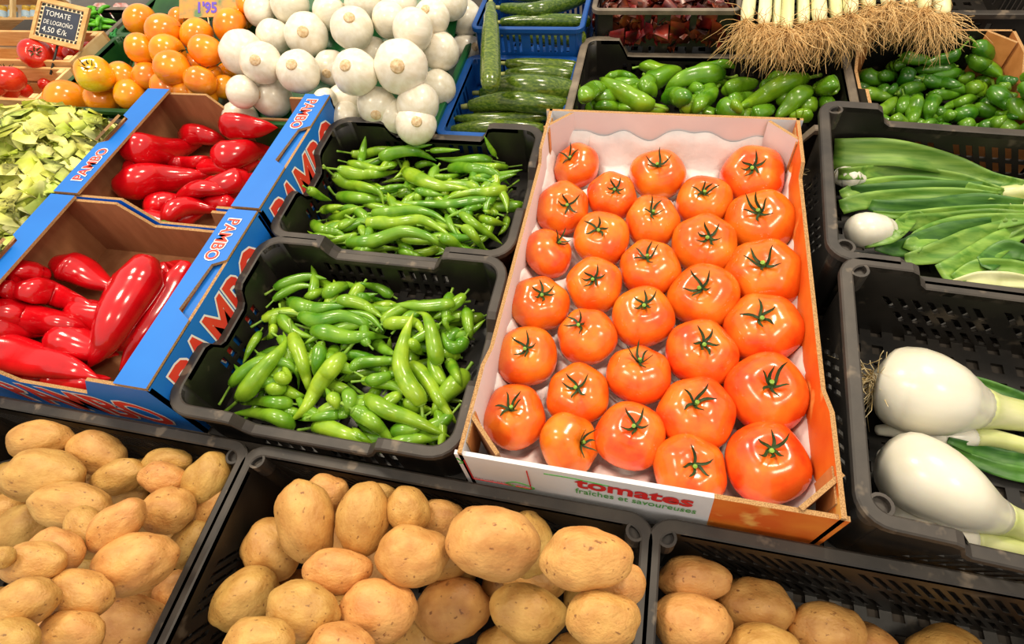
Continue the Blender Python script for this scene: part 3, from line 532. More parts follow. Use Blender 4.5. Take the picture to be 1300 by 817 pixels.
# ================================================================== BLUE PEPPER BOXES
def blue_box(y0, y1, label, front_slant):
    x0, x1 = -1.005, -0.607; z1 = 0.0; Hh = z1 - ZS; w = x1 - x0; fl = 0.05
    t = thing('pepper_box', ((x0 + x1) / 2, (y0 + y1) / 2, ZS), label, 'box')
    lo = Hh - 0.055
    mm = ['box_blue', 'kraft', 'kraft_edge']
    MB().prism([(0, 0), (y1 - y0, 0), (y1 - y0, Hh), (0, Hh)], (x1 - 0.005, y0, ZS), (0, 1, 0), (0, 0, 1), 0.005, 0, 1, 2).build('side_wall', mm, t)
    MB().prism([(0, 0), (y1 - y0, 0), (y1 - y0, Hh), (0, Hh)], (x0 + 0.005, y1, ZS), (0, -1, 0), (0, 0, 1), 0.005, 0, 1, 2).build('side_wall', mm, t)
    back = [(0, 0), (w, 0), (w, Hh - 0.004), (w - 0.085, Hh - 0.004), (w - 0.10, lo), (0.17, lo), (0.13, Hh - 0.004), (0, Hh - 0.004)]
    MB().prism([(w - a, b_) for a, b_ in reversed(back)], (x1, y1 - 0.005, ZS), (-1, 0, 0), (0, 0, 1), 0.005, 0, 1, 2).build('end_wall', mm, t)
    fr = [(0, 0), (w, 0), (w, Hh - 0.004), (w - 0.10, Hh - 0.004), (w - 0.14, lo), (0.14, lo), (0.10, Hh - 0.004), (0, Hh - 0.004)]
    if not front_slant: fr = [(0, 0), (w, 0), (w, Hh - 0.005), (w - 0.083, Hh - 0.005), (w - 0.098, lo - 0.002), (0.172, lo - 0.002), (0.132, Hh - 0.005), (0, Hh - 0.005)]
    MB().prism(fr, (x0, y0 + 0.005, ZS), (1, 0, 0), (0, 0, 1), 0.005, 0, 1, 2).build('end_wall', mm, t)
    MB().box((x0 + 0.005, y0 + 0.005, ZS), (x1 - 0.005, y1 - 0.005, ZS + 0.005)).build('base', 'kraft', t)
    L = y1 - y0; m_ = L / 2
    # top flanges with the cut-out hand tab
    for side in (1, -1):
        xi, xo = (x1 - fl, x1) if side > 0 else (x0, x0 + fl)
        def P(a, b_): return (a, b_)
        if side > 0: poly = [(0, 0), (0.0, L), (fl, L), (fl, m_ + 0.055), (fl * 0.62, m_ + 0.045), (fl * 0.5, m_ - 0.035), (fl, m_ - 0.05), (fl, 0)]
        else: poly = [(0, 0), (0, m_ - 0.02), (0.018, m_ - 0.012), (0.018, m_ + 0.05), (0, m_ + 0.06), (0, L), (fl, L), (fl, 0)]
        poly = [(a, b_) for a, b_ in poly]
        MB().prism(list(reversed(poly)), (xi, y0, z1 - 0.001), (1, 0, 0), (0, 1, 0), 0.005, 0, 1, 2).build('flange', mm, t)
        if side > 0: MB().prism(list(reversed([(fl * 0.5, m_ - 0.05), (fl * 0.5, m_ + 0.055), (fl - 0.001, m_ + 0.055), (fl - 0.001, m_ - 0.05)])), (xi, y0, z1 - 0.010), (1, 0, 0), (0, 1, 0), 0.005, 0, 1, 0).build('hand_tab', mm, t)
        if side < 0: MB().prism([(0, 0), (0.03, 0.01), (0.03, 0.055), (0, 0.065)], (x0 - 0.006, y0 + m_ - 0.015, z1 + 0.004), (0.85, 0, 0.5), (0, 1, 0), 0.004, 1, 1, 2).build('hand_tab', mm, t)
        cy = y0 + L * (0.80 if side > 0 else 0.24)
        ex, ey = ((0, -1, 0), (1, 0, 0)) if side > 0 else ((0, 1, 0), (-1, 0, 0))
        for nm, m, bo, dz in (('logo_outline', 'print_white', 0.055, 0.0048), ('logo', 'logo_red', 0.012, 0.0053)):
            text_mesh(nm, 'PAMBO', m, t, ((xi + xo) / 2 - side * 0.002, cy, z1), ex, ey, 0.021 + (0.003 if bo > 0.03 else 0), 0.080 + (0.004 if bo > 0.03 else 0), dz, bo, 0, True)
    for nm, m, bo, dx in (('logo_outline', 'print_white', 0.06, 0.0006), ('logo', 'logo_red', 0.02, 0.0011)):
        g = 0.006 if bo > 0.03 else 0
        text_mesh(nm, 'PAMBO', m, t, (x1, (y0 + y1) / 2 - 0.01, ZS + 0.082), (0, 1, 0), (0, 0, 1), 0.085 + g, 0.24 + g, dx, bo, 0.1, True)
        text_mesh(nm, 'PAMBO', m, t, ((x0 + x1) / 2 + 0.01, y0, ZS + 0.045), (1, 0, 0), (0, 0, 1), 0.066 + g, 0.30 + g, dx, bo, -0.5, True)
    return t
blue_box(0.024, 0.312, 'blue cardboard box of red peppers touching the white onions crate', False)
blue_box(-0.288, 0.018, 'blue cardboard box of red peppers behind a crate of potatoes', True)
ZR = zoomed(0, 0, 3.985)
RP2 = [([(160, 215), (200, 210), (240, 215)], 18), ([(260, 240), (300, 235), (330, 220)], 15), ([(180, 290), (220, 280), (260, 270)], 15), ([(290, 215), (310, 208), (330, 205)], 14), ([(165, 272), (205, 282), (245, 292)], 13), ([(185, 262), (210, 256), (235, 250)], 14), ([(300, 262), (270, 258), (235, 264)], 12), ([(230, 172), (262, 172), (290, 182)], 13), ([(250, 210), (280, 212), (310, 215)], 12), ([(215, 210), (245, 205), (268, 200)], 10), ([(283, 160), (320, 160), (352, 162)], 17), ([(272, 198), (305, 194), (345, 188)], 18), ([(156, 190), (205, 191), (256, 184)], 20), ([(315, 226), (280, 234), (240, 250)], 15), ([(225, 262), (250, 240), (300, 245)], 13), ([(148, 238), (185, 230), (225, 226), (268, 222)], 22), ([(210, 290), (218, 268), (250, 262), (280, 268)], 15)]
RP1 = [([(-40, 480), (10, 478), (60, 480)], 24), ([(70, 430), (110, 440), (150, 450)], 24), ([(90, 400), (140, 400), (180, 395)], 22), ([(60, 350), (20, 345), (40, 380)], 16), ([(200, 345), (215, 345), (230, 330)], 14), ([(-40, 470), (0, 482), (60, 492)], 20), ([(60, 480), (100, 485), (140, 480)], 20), ([(150, 440), (180, 400), (210, 370)], 20), ([(205, 345), (180, 370), (140, 400)], 16), ([(-6, 360), (20, 372), (60, 378)], 14), ([(72, 332), (105, 346), (150, 368)], 21), ([(20, 368), (62, 372), (100, 384), (128, 396)], 17), ([(-20, 393), (20, 400), (70, 410), (122, 420)], 22), ([(-40, 420), (0, 418), (60, 425)], 16), ([(-30, 448), (20, 452), (70, 462), (125, 480)], 26), ([(238, 335), (205, 385), (175, 430), (152, 470)], 15), ([(184, 332), (165, 375), (140, 420), (112, 466)], 31)]
for data, yy, label, group in ((RP2, (0.034, 0.302), 'long red pepper in the blue box touching the white onions crate', 'red peppers in the rear blue box'), (RP1, (-0.278, 0.008), 'long red pepper in the blue box behind the potato crate', 'red peppers in the front blue box')):
    pile = Pile(ZS + 0.022 if yy[0] > 0 else ZS + 0.03, -0.995, -0.617, *yy, k=0.66)
    for pts, r in data:
        pepper(pile, pts, r, 'red_pepper', {31: 'largest red pepper, lying slantwise on top in the blue box behind the potatoes', 15.0001: ''}.get(r, label + (', along its printed side wall' if pts[0] == (238, 335) else '')), 'pepper', group, 'red_pepper', sf=0.1 if pts[0] in ((165, 272), (210, 290)) else 0.0, blunt=2.3, n=18, ns=18, lobe=0.1, stiff=10)
p = onz(204, 276, -0.06)

# ================================================================== POTATOES
crate('plastic_crate', -1.0, -0.500, -0.625, -0.316, ZL, -0.085, 'dark plastic crate of small potatoes below the front blue box', 'black_plastic', 'dusty_plastic', raise_=0.0, rc=0.018, bands=((0.12, 0.3), (0.36, 0.56), (0.62, 0.86)), shear=0.7, ring=0.011, pitch=0.007)
crate('plastic_crate', -0.486, 0.014, -0.625, -0.316, ZL, -0.085, 'dark plastic crate of large potatoes below the green chillies', 'black_plastic', 'dusty_plastic', raise_=0.0, rc=0.018, bands=((0.12, 0.3), (0.36, 0.56), (0.62, 0.86)), shear=0.7, ring=0.011, pitch=0.007)
crate('plastic_crate', 0.028, 0.528, -0.625, -0.316, ZL, -0.085, 'dark plastic crate of potatoes below the front right corner of the tomato box', 'black_plastic', 'dusty_plastic', raise_=0.0, rc=0.018, bands=((0.12, 0.3), (0.36, 0.56), (0.62, 0.86)), shear=0.7, ring=0.011, pitch=0.007)
pot_me = []
for s in range(8):
    bm = bmesh.new(); bmesh.ops.create_icosphere(bm, subdivisions=4, radius=1)
    for v in bm.verts:
        n1 = noise.noise(v.co * 1.1 + Vector((s * 9, 0, 0))); n2 = noise.noise(v.co * 2.6 + Vector((0, s * 7, 3)))
        eye = 0
        for k in range(4):
            dv = Vector((math.sin(s * 3 + k * 2.1), math.cos(s * 1.7 + k * 1.3), math.sin(k * 1.9 + s))).normalized(); dd = (v.co - dv).length; eye -= 0.05 * math.exp(-(dd / 0.13) ** 2)
        v.co *= 1 + 0.13 * n1 + 0.05 * n2 + eye
    me = bpy.data.meshes.new('potato'); bm.to_mesh(me); bm.free(); me.materials.append(MATS['potato']); me.polygons.foreach_set('use_smooth', [True] * len(me.polygons)); pot_me.append(me)
PK = [0]
def potato(pile, u, v, a, b_, ang, label, group):
    al = math.radians(ang); du, dv = math.cos(al), math.sin(al); e = max(a - b_, 0) * 0.75
    ts = [pile.hit(u + du * e * k, v + dv * e * k, b_ * 0.97) for k in (-1, 0, 1)]; T_ = min(ts); p = CAM + T_ * ray(u, v); ra, rb = a * T_ / F, b_ * T_ / F
    ex = RM @ np.array([du, -dv, 0]); ez = -RM[:, 2]; ey = np.cross(ez, ex)
    for k in (-1, -0.5, 0, 0.5, 1): pile.add(p + ex * k * e * T_ / F, rb)
    PK[0] += 1
    m = Matrix.Translation(Vector(p)) @ Matrix([[ex[i], ey[i], ez[i]] for i in range(3)]).to_4x4() @ Matrix.Diagonal((ra, rb, rb * 0.95, 1)) @ Matrix.Rotation(PK[0] % 4 * math.pi / 2, 4, 'X')
    w_ = ', against its rear wall' if p[1] + rb > pile.b[3] - 0.02 else (', by its side wall' if min(p[0] - pile.b[0], pile.b[1] - p[0]) < 0.06 else ', in the middle')
    o = put('potato', pot_me[PK[0] % 8], None, m); tag(o, label + w_, 'potato', group)
PA = [(190, 660, 30, 26, 0), (60, 660, 36, 26, 0), (130, 620, 30, 24, 0), (240, 640, 30, 22, 0), (20, 610, 34, 24, 0), (206, 690, 24, 18, 0), (108, 722, 26, 18, 0), (150, 720, 30, 22, 20),
      (213, 585, 32, 17, 0), (164, 629, 24, 16, 0), (7, 648, 24, 22, 0), (51.5, 557.6, 40, 25, -3), (123, 575, 38, 26, 20), (150.5, 605, 35, 22, -20), (207, 607, 31, 21, 10), (262, 608, 36, 27, -60), (270, 645, 32, 21, -60), (55, 603, 53, 33, 5), (213, 648, 33, 29, 10), (30, 670, 40, 30, -30), (241, 691, 33, 23, -55), (91.6, 641.7, 52, 29, 8), (110, 677, 36, 25, 60), (148, 667, 42, 26, -42), (73, 698, 36, 26, 20), (43, 714, 41, 26, 0), (2, 708, 16, 14, 0), (172, 713, 52, 37, -15), (100, 755, 44, 30, 10), (30, 765, 42, 30, -20), (225, 750, 34, 26, -40), (170, 790, 48, 32, 10), (90, 805, 44, 30, 0), (10, 815, 40, 28, 0)]
PB_ = [(420, 690, 40, 30, 0), (560, 700, 44, 34, 0), (680, 730, 44, 34, 0), (780, 740, 40, 30, 0), (480, 715, 34, 28, 0), (483, 628, 20, 15, 0), (414, 626, 28, 24, 0), (562, 660, 32, 26, 10), (673, 690, 28, 40, 0), (345, 698, 40, 35, 60), (461, 660.6, 47, 33, 95), (388, 661, 54, 36, 75), (518, 648, 32, 27, 60), (428, 724, 44, 28, 0), (524, 704, 48, 36, 0), (626, 687, 60, 45, 5), (743, 708, 58, 38, 0), (310, 760, 46, 34, -30), (385, 775, 46, 36, 10), (480, 775, 50, 38, 0), (575, 772, 48, 38, -10), (670, 778, 50, 36, 10), (765, 785, 48, 34, 0), (330, 815, 46, 32, 0), (430, 825, 46, 32, 0)]
PC = [(880, 734, 46, 27, 0), (960, 770, 48, 34, 10), (880, 790, 50, 36, 0), (1050, 800, 48, 34, 0), (970, 830, 50, 36, 0)]
FZ = ZL + 0.055
for data, x0, x1, lab, gr in ((PA, -0.992, -0.508, 'small brown potato in the crate below the front blue box', 'potatoes below the blue box'), (PB_, -0.478, 0.006, 'large pale potato in the crate below the green chillies', 'potatoes below the chillies'), (PC, 0.036, 0.52, 'pale potato in the crate below the orange printed box corner', 'potatoes below the tomato box')):
    pile = Pile(ZL + 0.012, x0, x1, -0.617, -0.324, k=0.9)
    for gx in range(5):
        for gy in range(3):
            p = np.array([x0 + (x1 - x0) * (gx + 0.5 + random.uniform(-0.12, 0.12)) / 5, -0.617 + 0.293 * (gy + 0.5 + random.uniform(-0.08, 0.08)) / 3, ZL + 0.040]); PK[0] += 1
            o = put('potato', pot_me[PK[0] % 8], None, Matrix.Translation(Vector(p)) @ Matrix.Rotation(random.uniform(0, 3), 4, 'Z') @ Matrix.Diagonal((0.046, 0.036, 0.033, 1))); tag(o, lab.replace('potato in', 'potato at the bottom of'), 'potato', gr); pile.add(p, 0.032)
    for q in data: potato(pile, *q, lab, gr)

# ================================================================== SPRING ONION CRATES
OX0 = 0.232
def turned(c, px, py, ang):
    d = Vector((c.location.x - px, c.location.y - py, 0)); d.rotate(Matrix.Rotation(ang, 3, 'Z')); c.location = Vector((px + d.x, py + d.y, c.location.z)); c.rotation_euler.z = ang
kw = dict(raise_=0.03, rc=0.02, bands=((0.10, 0.28), (0.34, 0.52), (0.58, 0.78)), pitch=0.0085, clen=0.055, raise_sides='x', ring=0.012)
turned(crate('plastic_crate', 0.236, 0.64, 0.034, 0.336, ZS, -0.03, 'black plastic crate of spring onions showing their green leaves', 'black_plastic', 'dusty_plastic', shear=0.5, **kw), 0.236, 0.336, -0.055)
turned(crate('plastic_crate', 0.232, 0.64, -0.292, 0.020, ZS, -0.03, 'black plastic crate of spring onions showing their big white bulbs', 'black_plastic', 'dusty_plastic', shear=0.8, **kw), 0.232, 0.020, -0.055)
def blade(pile, pts, wp, m, parent, n=18, fold=0.3, lift=0.0):
    """flat folded leaf traced in the photo, width in pixels"""
    Q = catmull(pts, n); t_ = np.array([pile.hit(q[0], q[1], max(3, wp[min(len(wp) - 1, 0)] * 0.12)) for q in Q]); tt = t_.copy()
    for _ in range(10): tt[1:-1] = (tt[:-2] + tt[1:-1] + tt[2:]) / 3
    t_ = np.minimum(t_, tt) - lift; P = np.array([CAM + a * ray(*q) for a, q in zip(t_, Q)]); W = np.interp(np.linspace(0, 1, n), np.linspace(0, 1, len(wp)), wp) * t_ / F / 2
    V = []; Fc = []; k = 7
    T_ = np.gradient(P, axis=0); ph = random.random() * 6
    for i in range(n):
        t1 = T_[i] / np.linalg.norm(T_[i]); vd = CAM - P[i]; vd = vd / np.linalg.norm(vd); s = np.cross(t1, vd); s /= np.linalg.norm(s); up = np.cross(s, t1)
        if up @ vd < 0: up = -up
        for j in range(k):
            c = (j / (k - 1) - 0.5) * 2; V.append(P[i] + s * W[i] * c + up * W[i] * fold * (abs(c) - 0.5 + 0.18 * math.sin(i * 0.7 + ph + 3 * c)))
        pile.S = np.vstack([pile.S, [[*(P[i]), W[i] * 0.25]]])
    for i in range(n - 1):
        for j in range(k - 1): Fc.append((i * k + j, (i + 1) * k + j, (i + 1) * k + j + 1, i * k + j + 1))
    return mesh('leaf', V, Fc, m, parent, thick=0.0012)
def root_tuft(parent, p, dirs, n, L, r, m, spread=0.9, droop=0.5, seed=1):
    r_ = random.Random(seed); b = MB(); dirs = np.asarray(dirs, float); dirs /= np.linalg.norm(dirs)
    for i in range(n):
        d = dirs + np.array([r_.gauss(0, spread) for _ in range(3)]) * 0.6; d /= np.linalg.norm(d); l = L * r_.uniform(0.45, 1.15); q = np.array(p, float) + np.array([r_.gauss(0, 1) for _ in range(3)]) * r * 2.2; P = [q.copy()]
        for k in range(5):
            d = d + np.array([r_.gauss(0, 0.28), r_.gauss(0, 0.28), r_.gauss(0, 0.24) - droop * 0.25]); d /= np.linalg.norm(d); q = q + d * l / 5; P.append(q.copy())
        b.tube(P, np.linspace(r, r * 0.45, 6), 3)
    o = b.build('roots', m, parent, smooth=True); o['kind'] = 'stuff'; return o
def bulb_r(R, f=0.5, neck=0.34): return R * np.interp(np.linspace(0, 1, 40), [0, 0.02 * f / 0.5, 0.06 * f / 0.5, 0.12 * f / 0.5, 0.2 * f / 0.5, 0.28 * f / 0.5, 0.36 * f / 0.5, 0.44 * f / 0.5, f, f + 0.12, 1], [0.22, 0.5, 0.76, 0.93, 1, 0.97, 0.85, 0.68, 0.54, 0.40, neck])
def spring_onion(pile, pts, radii, label, group, nroot=0, rdir=None, leafs=(), neck_from=0.55, n=34, seed=1):
    P, W = pile.snake(pts, radii, n, 14)
    root = thing('spring_onion', (P[:, 0].mean(), P[:, 1].mean(), (P[:, 2] - W).min()), label, 'spring onion', group)
    k = int(neck_from * n)
    d0 = P[0] - P[1]; d0 /= np.linalg.norm(d0)
    mesh('bulb', *tube(np.vstack([P[0] + d0 * W[0] * 0.3, P[:k + 1]]), np.concatenate([[W[0] * 0.5], W[:k + 1]]), 20), 'spring_bulb', root)
    mesh('neck', *tube(P[k:], W[k:], 20), 'spring_neck', root)
    if nroot: root_tuft(root, P[0] + d0 * W[0] * 0.1, d0 if rdir is None else rdir, nroot, 0.065, 0.0010, 'root_pale', 0.75, 0.35, seed)
    for pts2, wp, m in leafs: blade(pile, pts2, wp, m, root)
    return root, P, W
# front crate: bulbs
Z8 = zoomed(1020, 400, 2.4036)
px8 = lambda L: [Z8(*p) for p in L]
pile = Pile(ZS + 0.012, OX0 + 0.012, 0.8, -0.285, 0.0, k=0.85)
G_ = 'spring onions showing bulbs'
sl = 2.4036
spring_onion(pile, px8([(215, 560), (300, 610), (420, 660), (540, 690), (673, 720), (760, 750)]), np.array([20, 55, 62, 50, 36, 30, 28]) / sl, 'pale spring onion half hidden under the two big bulbs', G_, 0, seed=5)
spring_onion(pile, px8([(225, 350), (330, 352), (430, 372), (560, 372), (673, 398), (760, 410)]), np.array([15, 30, 30, 28, 26, 24]) / sl, 'thin pale spring onion stem between the two big white bulbs', G_, 0, seed=6)
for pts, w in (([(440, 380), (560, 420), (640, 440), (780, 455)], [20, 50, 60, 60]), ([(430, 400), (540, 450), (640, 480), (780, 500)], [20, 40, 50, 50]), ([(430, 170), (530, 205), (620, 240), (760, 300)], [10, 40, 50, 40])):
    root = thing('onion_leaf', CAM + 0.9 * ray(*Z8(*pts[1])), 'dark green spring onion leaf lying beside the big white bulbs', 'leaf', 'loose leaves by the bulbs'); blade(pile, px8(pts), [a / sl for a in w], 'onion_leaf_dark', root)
r1, P1, W1 = spring_onion(pile, px8([(238, 425), (300, 455), (400, 510), (540, 590), (673, 645), (820, 700)]), bulb_r(122 / sl, 0.56), 'big smooth white spring onion bulb lying by the crate corner, without roots', G_, 0, seed=7, neck_from=0.6)
r2, P2, W2 = spring_onion(pile, px8([(216, 195), (300, 218), (400, 245), (500, 272), (600, 295), (690, 310), (820, 332)]), bulb_r(133 / sl, 0.50, 0.28), 'big white spring onion bulb with dry roots and green rubber band', G_, 70, RM @ np.array([-0.8, -0.25, 1.0]), seed=8, neck_from=0.52)
k = int(len(P2) * 0.78)
d = P2[k + 1] - P2[k - 1]; d /= np.linalg.norm(d); u_ = np.cross(d, (0, 0, 1)); u_ /= np.linalg.norm(u_); w_ = np.cross(u_, d)
mesh('rubber_band', *tube([P2[k] + (W2[k] + 0.001) * (math.cos(a) * u_ + math.sin(a) * w_) for a in np.linspace(0, 2 * math.pi, 25)], 0.0017, 6), 'teal_band', r2)
# rear crate: leaves
Z7 = zoomed(1020, 120, 2.725); s7 = 2.725
px7 = lambda L: [Z7(*p) for p in L]
pile = Pile(-0.105, OX0 + 0.012, 0.9, 0.04, 0.316, k=0.8)
G_ = 'spring onions showing leaves'
spring_onion(pile, px7([(158, 472), (190, 470), (225, 470), (265, 468), (315, 466)]), bulb_r(64, 0.9, 0.3) / s7, 'white spring onion bulb peeping out under the fan of leaves', G_, 0, seed=11, neck_from=0.93)
spring_onion(pile, px7([(115, 280), (130, 280), (150, 285), (180, 290), (210, 296)]), bulb_r(36, 0.88, 0.3) / s7, 'small white spring onion bulb against the crate wall with dry roots', G_, 40, seed=12, neck_from=0.93)
def fan(label, neck, nr, leaves):
    P, W = pile.snake(px7(neck), np.array(nr) / s7, 16, 8)
    root = thing('spring_onion', (P[:, 0].mean(), P[:, 1].mean(), (P[:, 2] - W).min()), label, 'spring onion', G_)
    mesh('neck', *tube(P, W, 12), 'spring_neck', root)
    for pts, w, m in leaves: blade(pile, px7(pts), [a / s7 * 1.3 for a in w], m, root)
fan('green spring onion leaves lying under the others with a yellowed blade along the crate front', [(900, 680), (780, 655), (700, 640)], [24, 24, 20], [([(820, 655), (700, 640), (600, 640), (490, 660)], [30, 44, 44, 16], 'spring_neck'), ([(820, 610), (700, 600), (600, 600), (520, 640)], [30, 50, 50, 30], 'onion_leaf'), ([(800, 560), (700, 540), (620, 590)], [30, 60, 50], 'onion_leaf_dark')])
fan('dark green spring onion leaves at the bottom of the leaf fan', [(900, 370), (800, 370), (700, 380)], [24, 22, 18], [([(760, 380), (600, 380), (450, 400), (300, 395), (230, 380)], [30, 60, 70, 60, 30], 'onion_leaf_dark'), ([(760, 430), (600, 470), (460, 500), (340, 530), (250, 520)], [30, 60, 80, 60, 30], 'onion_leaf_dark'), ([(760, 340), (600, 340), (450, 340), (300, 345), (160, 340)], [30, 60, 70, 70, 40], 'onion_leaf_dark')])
fan('spring onion with folded leaves fanned towards the crate front', [(900, 400), (800, 410), (700, 430)], [30, 28, 24], [([(800, 400), (640, 400), (480, 410), (350, 420), (240, 408)], [30, 32, 34, 30, 10], 'onion_leaf'), ([(790, 420), (640, 420), (480, 440), (340, 450), (300, 500)], [24, 40, 50, 50, 30], 'onion_leaf'), ([(790, 425), (660, 440), (520, 460), (400, 500), (370, 540)], [24, 44, 60, 60, 40], 'onion_leaf'), ([(790, 430), (660, 480), (520, 530), (410, 560), (350, 570)], [24, 56, 76, 60, 30], 'onion_leaf'), ([(790, 450), (680, 510), (580, 580), (480, 630)], [24, 60, 76, 70], 'onion_leaf'), ([(420, 430), (380, 420), (310, 480), (210, 520)], [20, 40, 44, 20], 'onion_leaf')])
fan('spring onion with long leaves spread along the rear wall of the crate', [(900, 330), (760, 335), (640, 345)], [30, 28, 22], [([(680, 350), (520, 345), (350, 355), (200, 370), (128, 390)], [18, 36, 46, 48, 40], 'onion_leaf'), ([(690, 340), (520, 318), (350, 305), (200, 320), (130, 350)], [18, 34, 40, 40, 30], 'onion_leaf'), ([(690, 335), (560, 300), (400, 275), (260, 268), (120, 275)], [18, 36, 42, 40, 30], 'onion_leaf'), ([(760, 310), (640, 290), (500, 240), (300, 200), (105, 205)], [24, 44, 60, 72, 80], 'onion_leaf')])

# ================================================================== LONG GREEN PEPPERS, behind the tomato box
Z4 = zoomed(725, 0, 3.985); s4 = 3.985
crate('plastic_crate', -0.172, 0.300, 0.350, 0.598, ZS, -0.088, 'black plastic crate of plump green peppers behind the tomato box', 'black_plastic', 'grey_rim', raise_=0.035, bands=((0.2, 0.7),), raise_sides='x', rc=0.02, clen=0.045)
GP = [([(80, 560), (160, 520), (240, 520)], 40), ([(300, 560), (400, 560), (500, 560)], 40), ([(560, 580), (660, 570), (760, 580)], 40), ([(800, 590), (900, 590), (1000, 590)], 40), ([(200, 440), (290, 430), (380, 440)], 36), ([(600, 400), (700, 410), (800, 420)], 36), ([(1050, 480), (1120, 500), (1200, 530)], 40), ([(1000, 400), (1080, 400), (1160, 420)], 34), ([(120, 480), (180, 490), (260, 480)], 34), ([(1280, 500), (1300, 540), (1260, 570)], 34), ([(640, 500), (690, 460), (730, 440)], 40), ([(770, 460), (860, 430), (950, 420)], 40), ([(760, 545), (810, 560), (870, 590)], 46), ([(1230, 540), (1190, 530), (1150, 540)], 34), ([(960, 440), (1010, 430), (1060, 450)], 30), ([(560, 560), (610, 520), (640, 480)], 34), ([(250, 500), (330, 470), (420, 480)], 34), ([(920, 590), (980, 560), (1030, 550)], 34), ([(800, 500), (870, 500), (940, 480)], 30), ([(520, 440), (600, 440), (680, 450)], 32),
      ([(580, 350), (680, 345), (780, 325), (830, 345)], 26), ([(310, 345), (370, 335), (440, 350), (530, 345)], 30), ([(175, 400), (250, 380), (340, 400)], 25), ([(330, 430), (400, 410), (470, 380), (560, 350)], 46), ([(50, 500), (110, 455), (180, 440)], 38), ([(820, 510), (840, 540), (860, 575)], 24), ([(365, 375), (402, 395), (370, 440), (400, 450), (430, 490)], 34), ([(120, 540), (200, 535), (330, 550)], 30), ([(840, 385), (800, 395), (740, 375), (650, 375), (560, 405), (470, 470)], 42), ([(625, 530), (580, 500), (520, 490), (455, 510)], 46), ([(750, 430), (700, 480), (660, 520), (610, 575)], 38), ([(720, 575), (690, 570), (660, 570)], 16), ([(490, 555), (340, 510), (230, 450), (145, 395)], 42), ([(1340, 430), (1290, 440), (1210, 480)], 44), ([(1210, 600), (1160, 580), (1100, 600)], 32), ([(1265, 380), (1200, 395), (1080, 430), (960, 490), (850, 545)], 48), ([(1265, 430), (1160, 480), (1110, 530), (1030, 600)], 40)]
pile = Pile(ZS + 0.03, -0.16, 0.290, 0.360, 0.586, k=0.7)
for pts, r in GP:
    pepper(pile, [Z4(*p) for p in pts], r / s4 * 1.15, 'green_pepper', 'plump glossy green pepper in the crate behind the tomato box', 'pepper', 'green peppers behind the tomato box', 'long_pepper', sf=0.2 if len(pts) > 3 else 0.0, blunt=3, ns=14, lobe=0.1)

# ================================================================== SMALL GREEN PEPPERS, right
Z5 = zoomed(975, 0, 3.985)
t = thing('pepper_carton', (0.44, 0.47, ZS), 'brown cardboard carton with black inside, holding small green peppers', 'box')
cx0, cx1, cy0, cy1, cz = 0.312, 0.572, 0.352, 0.605, -0.03; mm = ['kraft_orange', 'black_plastic', 'kraft_edge']
MB().prism([(0, 0), (cx1 - cx0, 0), (cx1 - cx0, cz - ZS), (0, cz - ZS)], (cx1, cy1 - 0.005, ZS), (-1, 0, 0), (0, 0, 1), 0.005, 0, 1, 2).build('back_wall', mm, t)
MB().prism([(0, 0), (cx1 - cx0, 0), (cx1 - cx0, cz - ZS - 0.02), (0, cz - ZS - 0.02)], (cx0, cy0 + 0.005, ZS), (1, 0, 0), (0, 0, 1), 0.005, 0, 1, 2).build('front_wall', mm, t)
for sx in (-1, 1):
    X = cx0 + 0.005 if sx < 0 else cx1 - 0.005; L = cy1 - cy0; h = cz - ZS
    poly = [(0, 0), (L, 0), (L, h), (L - 0.07, h), (L - 0.10, h - 0.02), (0.10, h - 0.02), (0.07, h), (0, h)]
    if sx > 0: MB().prism(poly, (X, cy0, ZS), (0, 1, 0), (0, 0, 1), 0.005, 0, 0, 2).build('side_wall', mm, t)
    else: MB().prism(poly, (X, cy1, ZS), (0, -1, 0), (0, 0, 1), 0.005, 1, 1, 2).build('side_wall', mm, t)
    c = MB(); xk = cx0 + 0.006 if sx < 0 else cx1 - 0.006
    c.prism([(0, 0), (0.05, 0), (0.05, h), (0, h)], (xk - sx * 0.036, cy1 - 0.006, ZS + 0.002), (sx * 0.7071, -0.7071, 0), (0, 0, 1), 0.005, 0, 0, 1); c.build('corner_post', ['kraft_orange', 'kraft_edge'], t)
MB().box((cx0, cy0, ZS), (cx1, cy1, ZS + 0.004)).build('base', 'black_plastic', t)
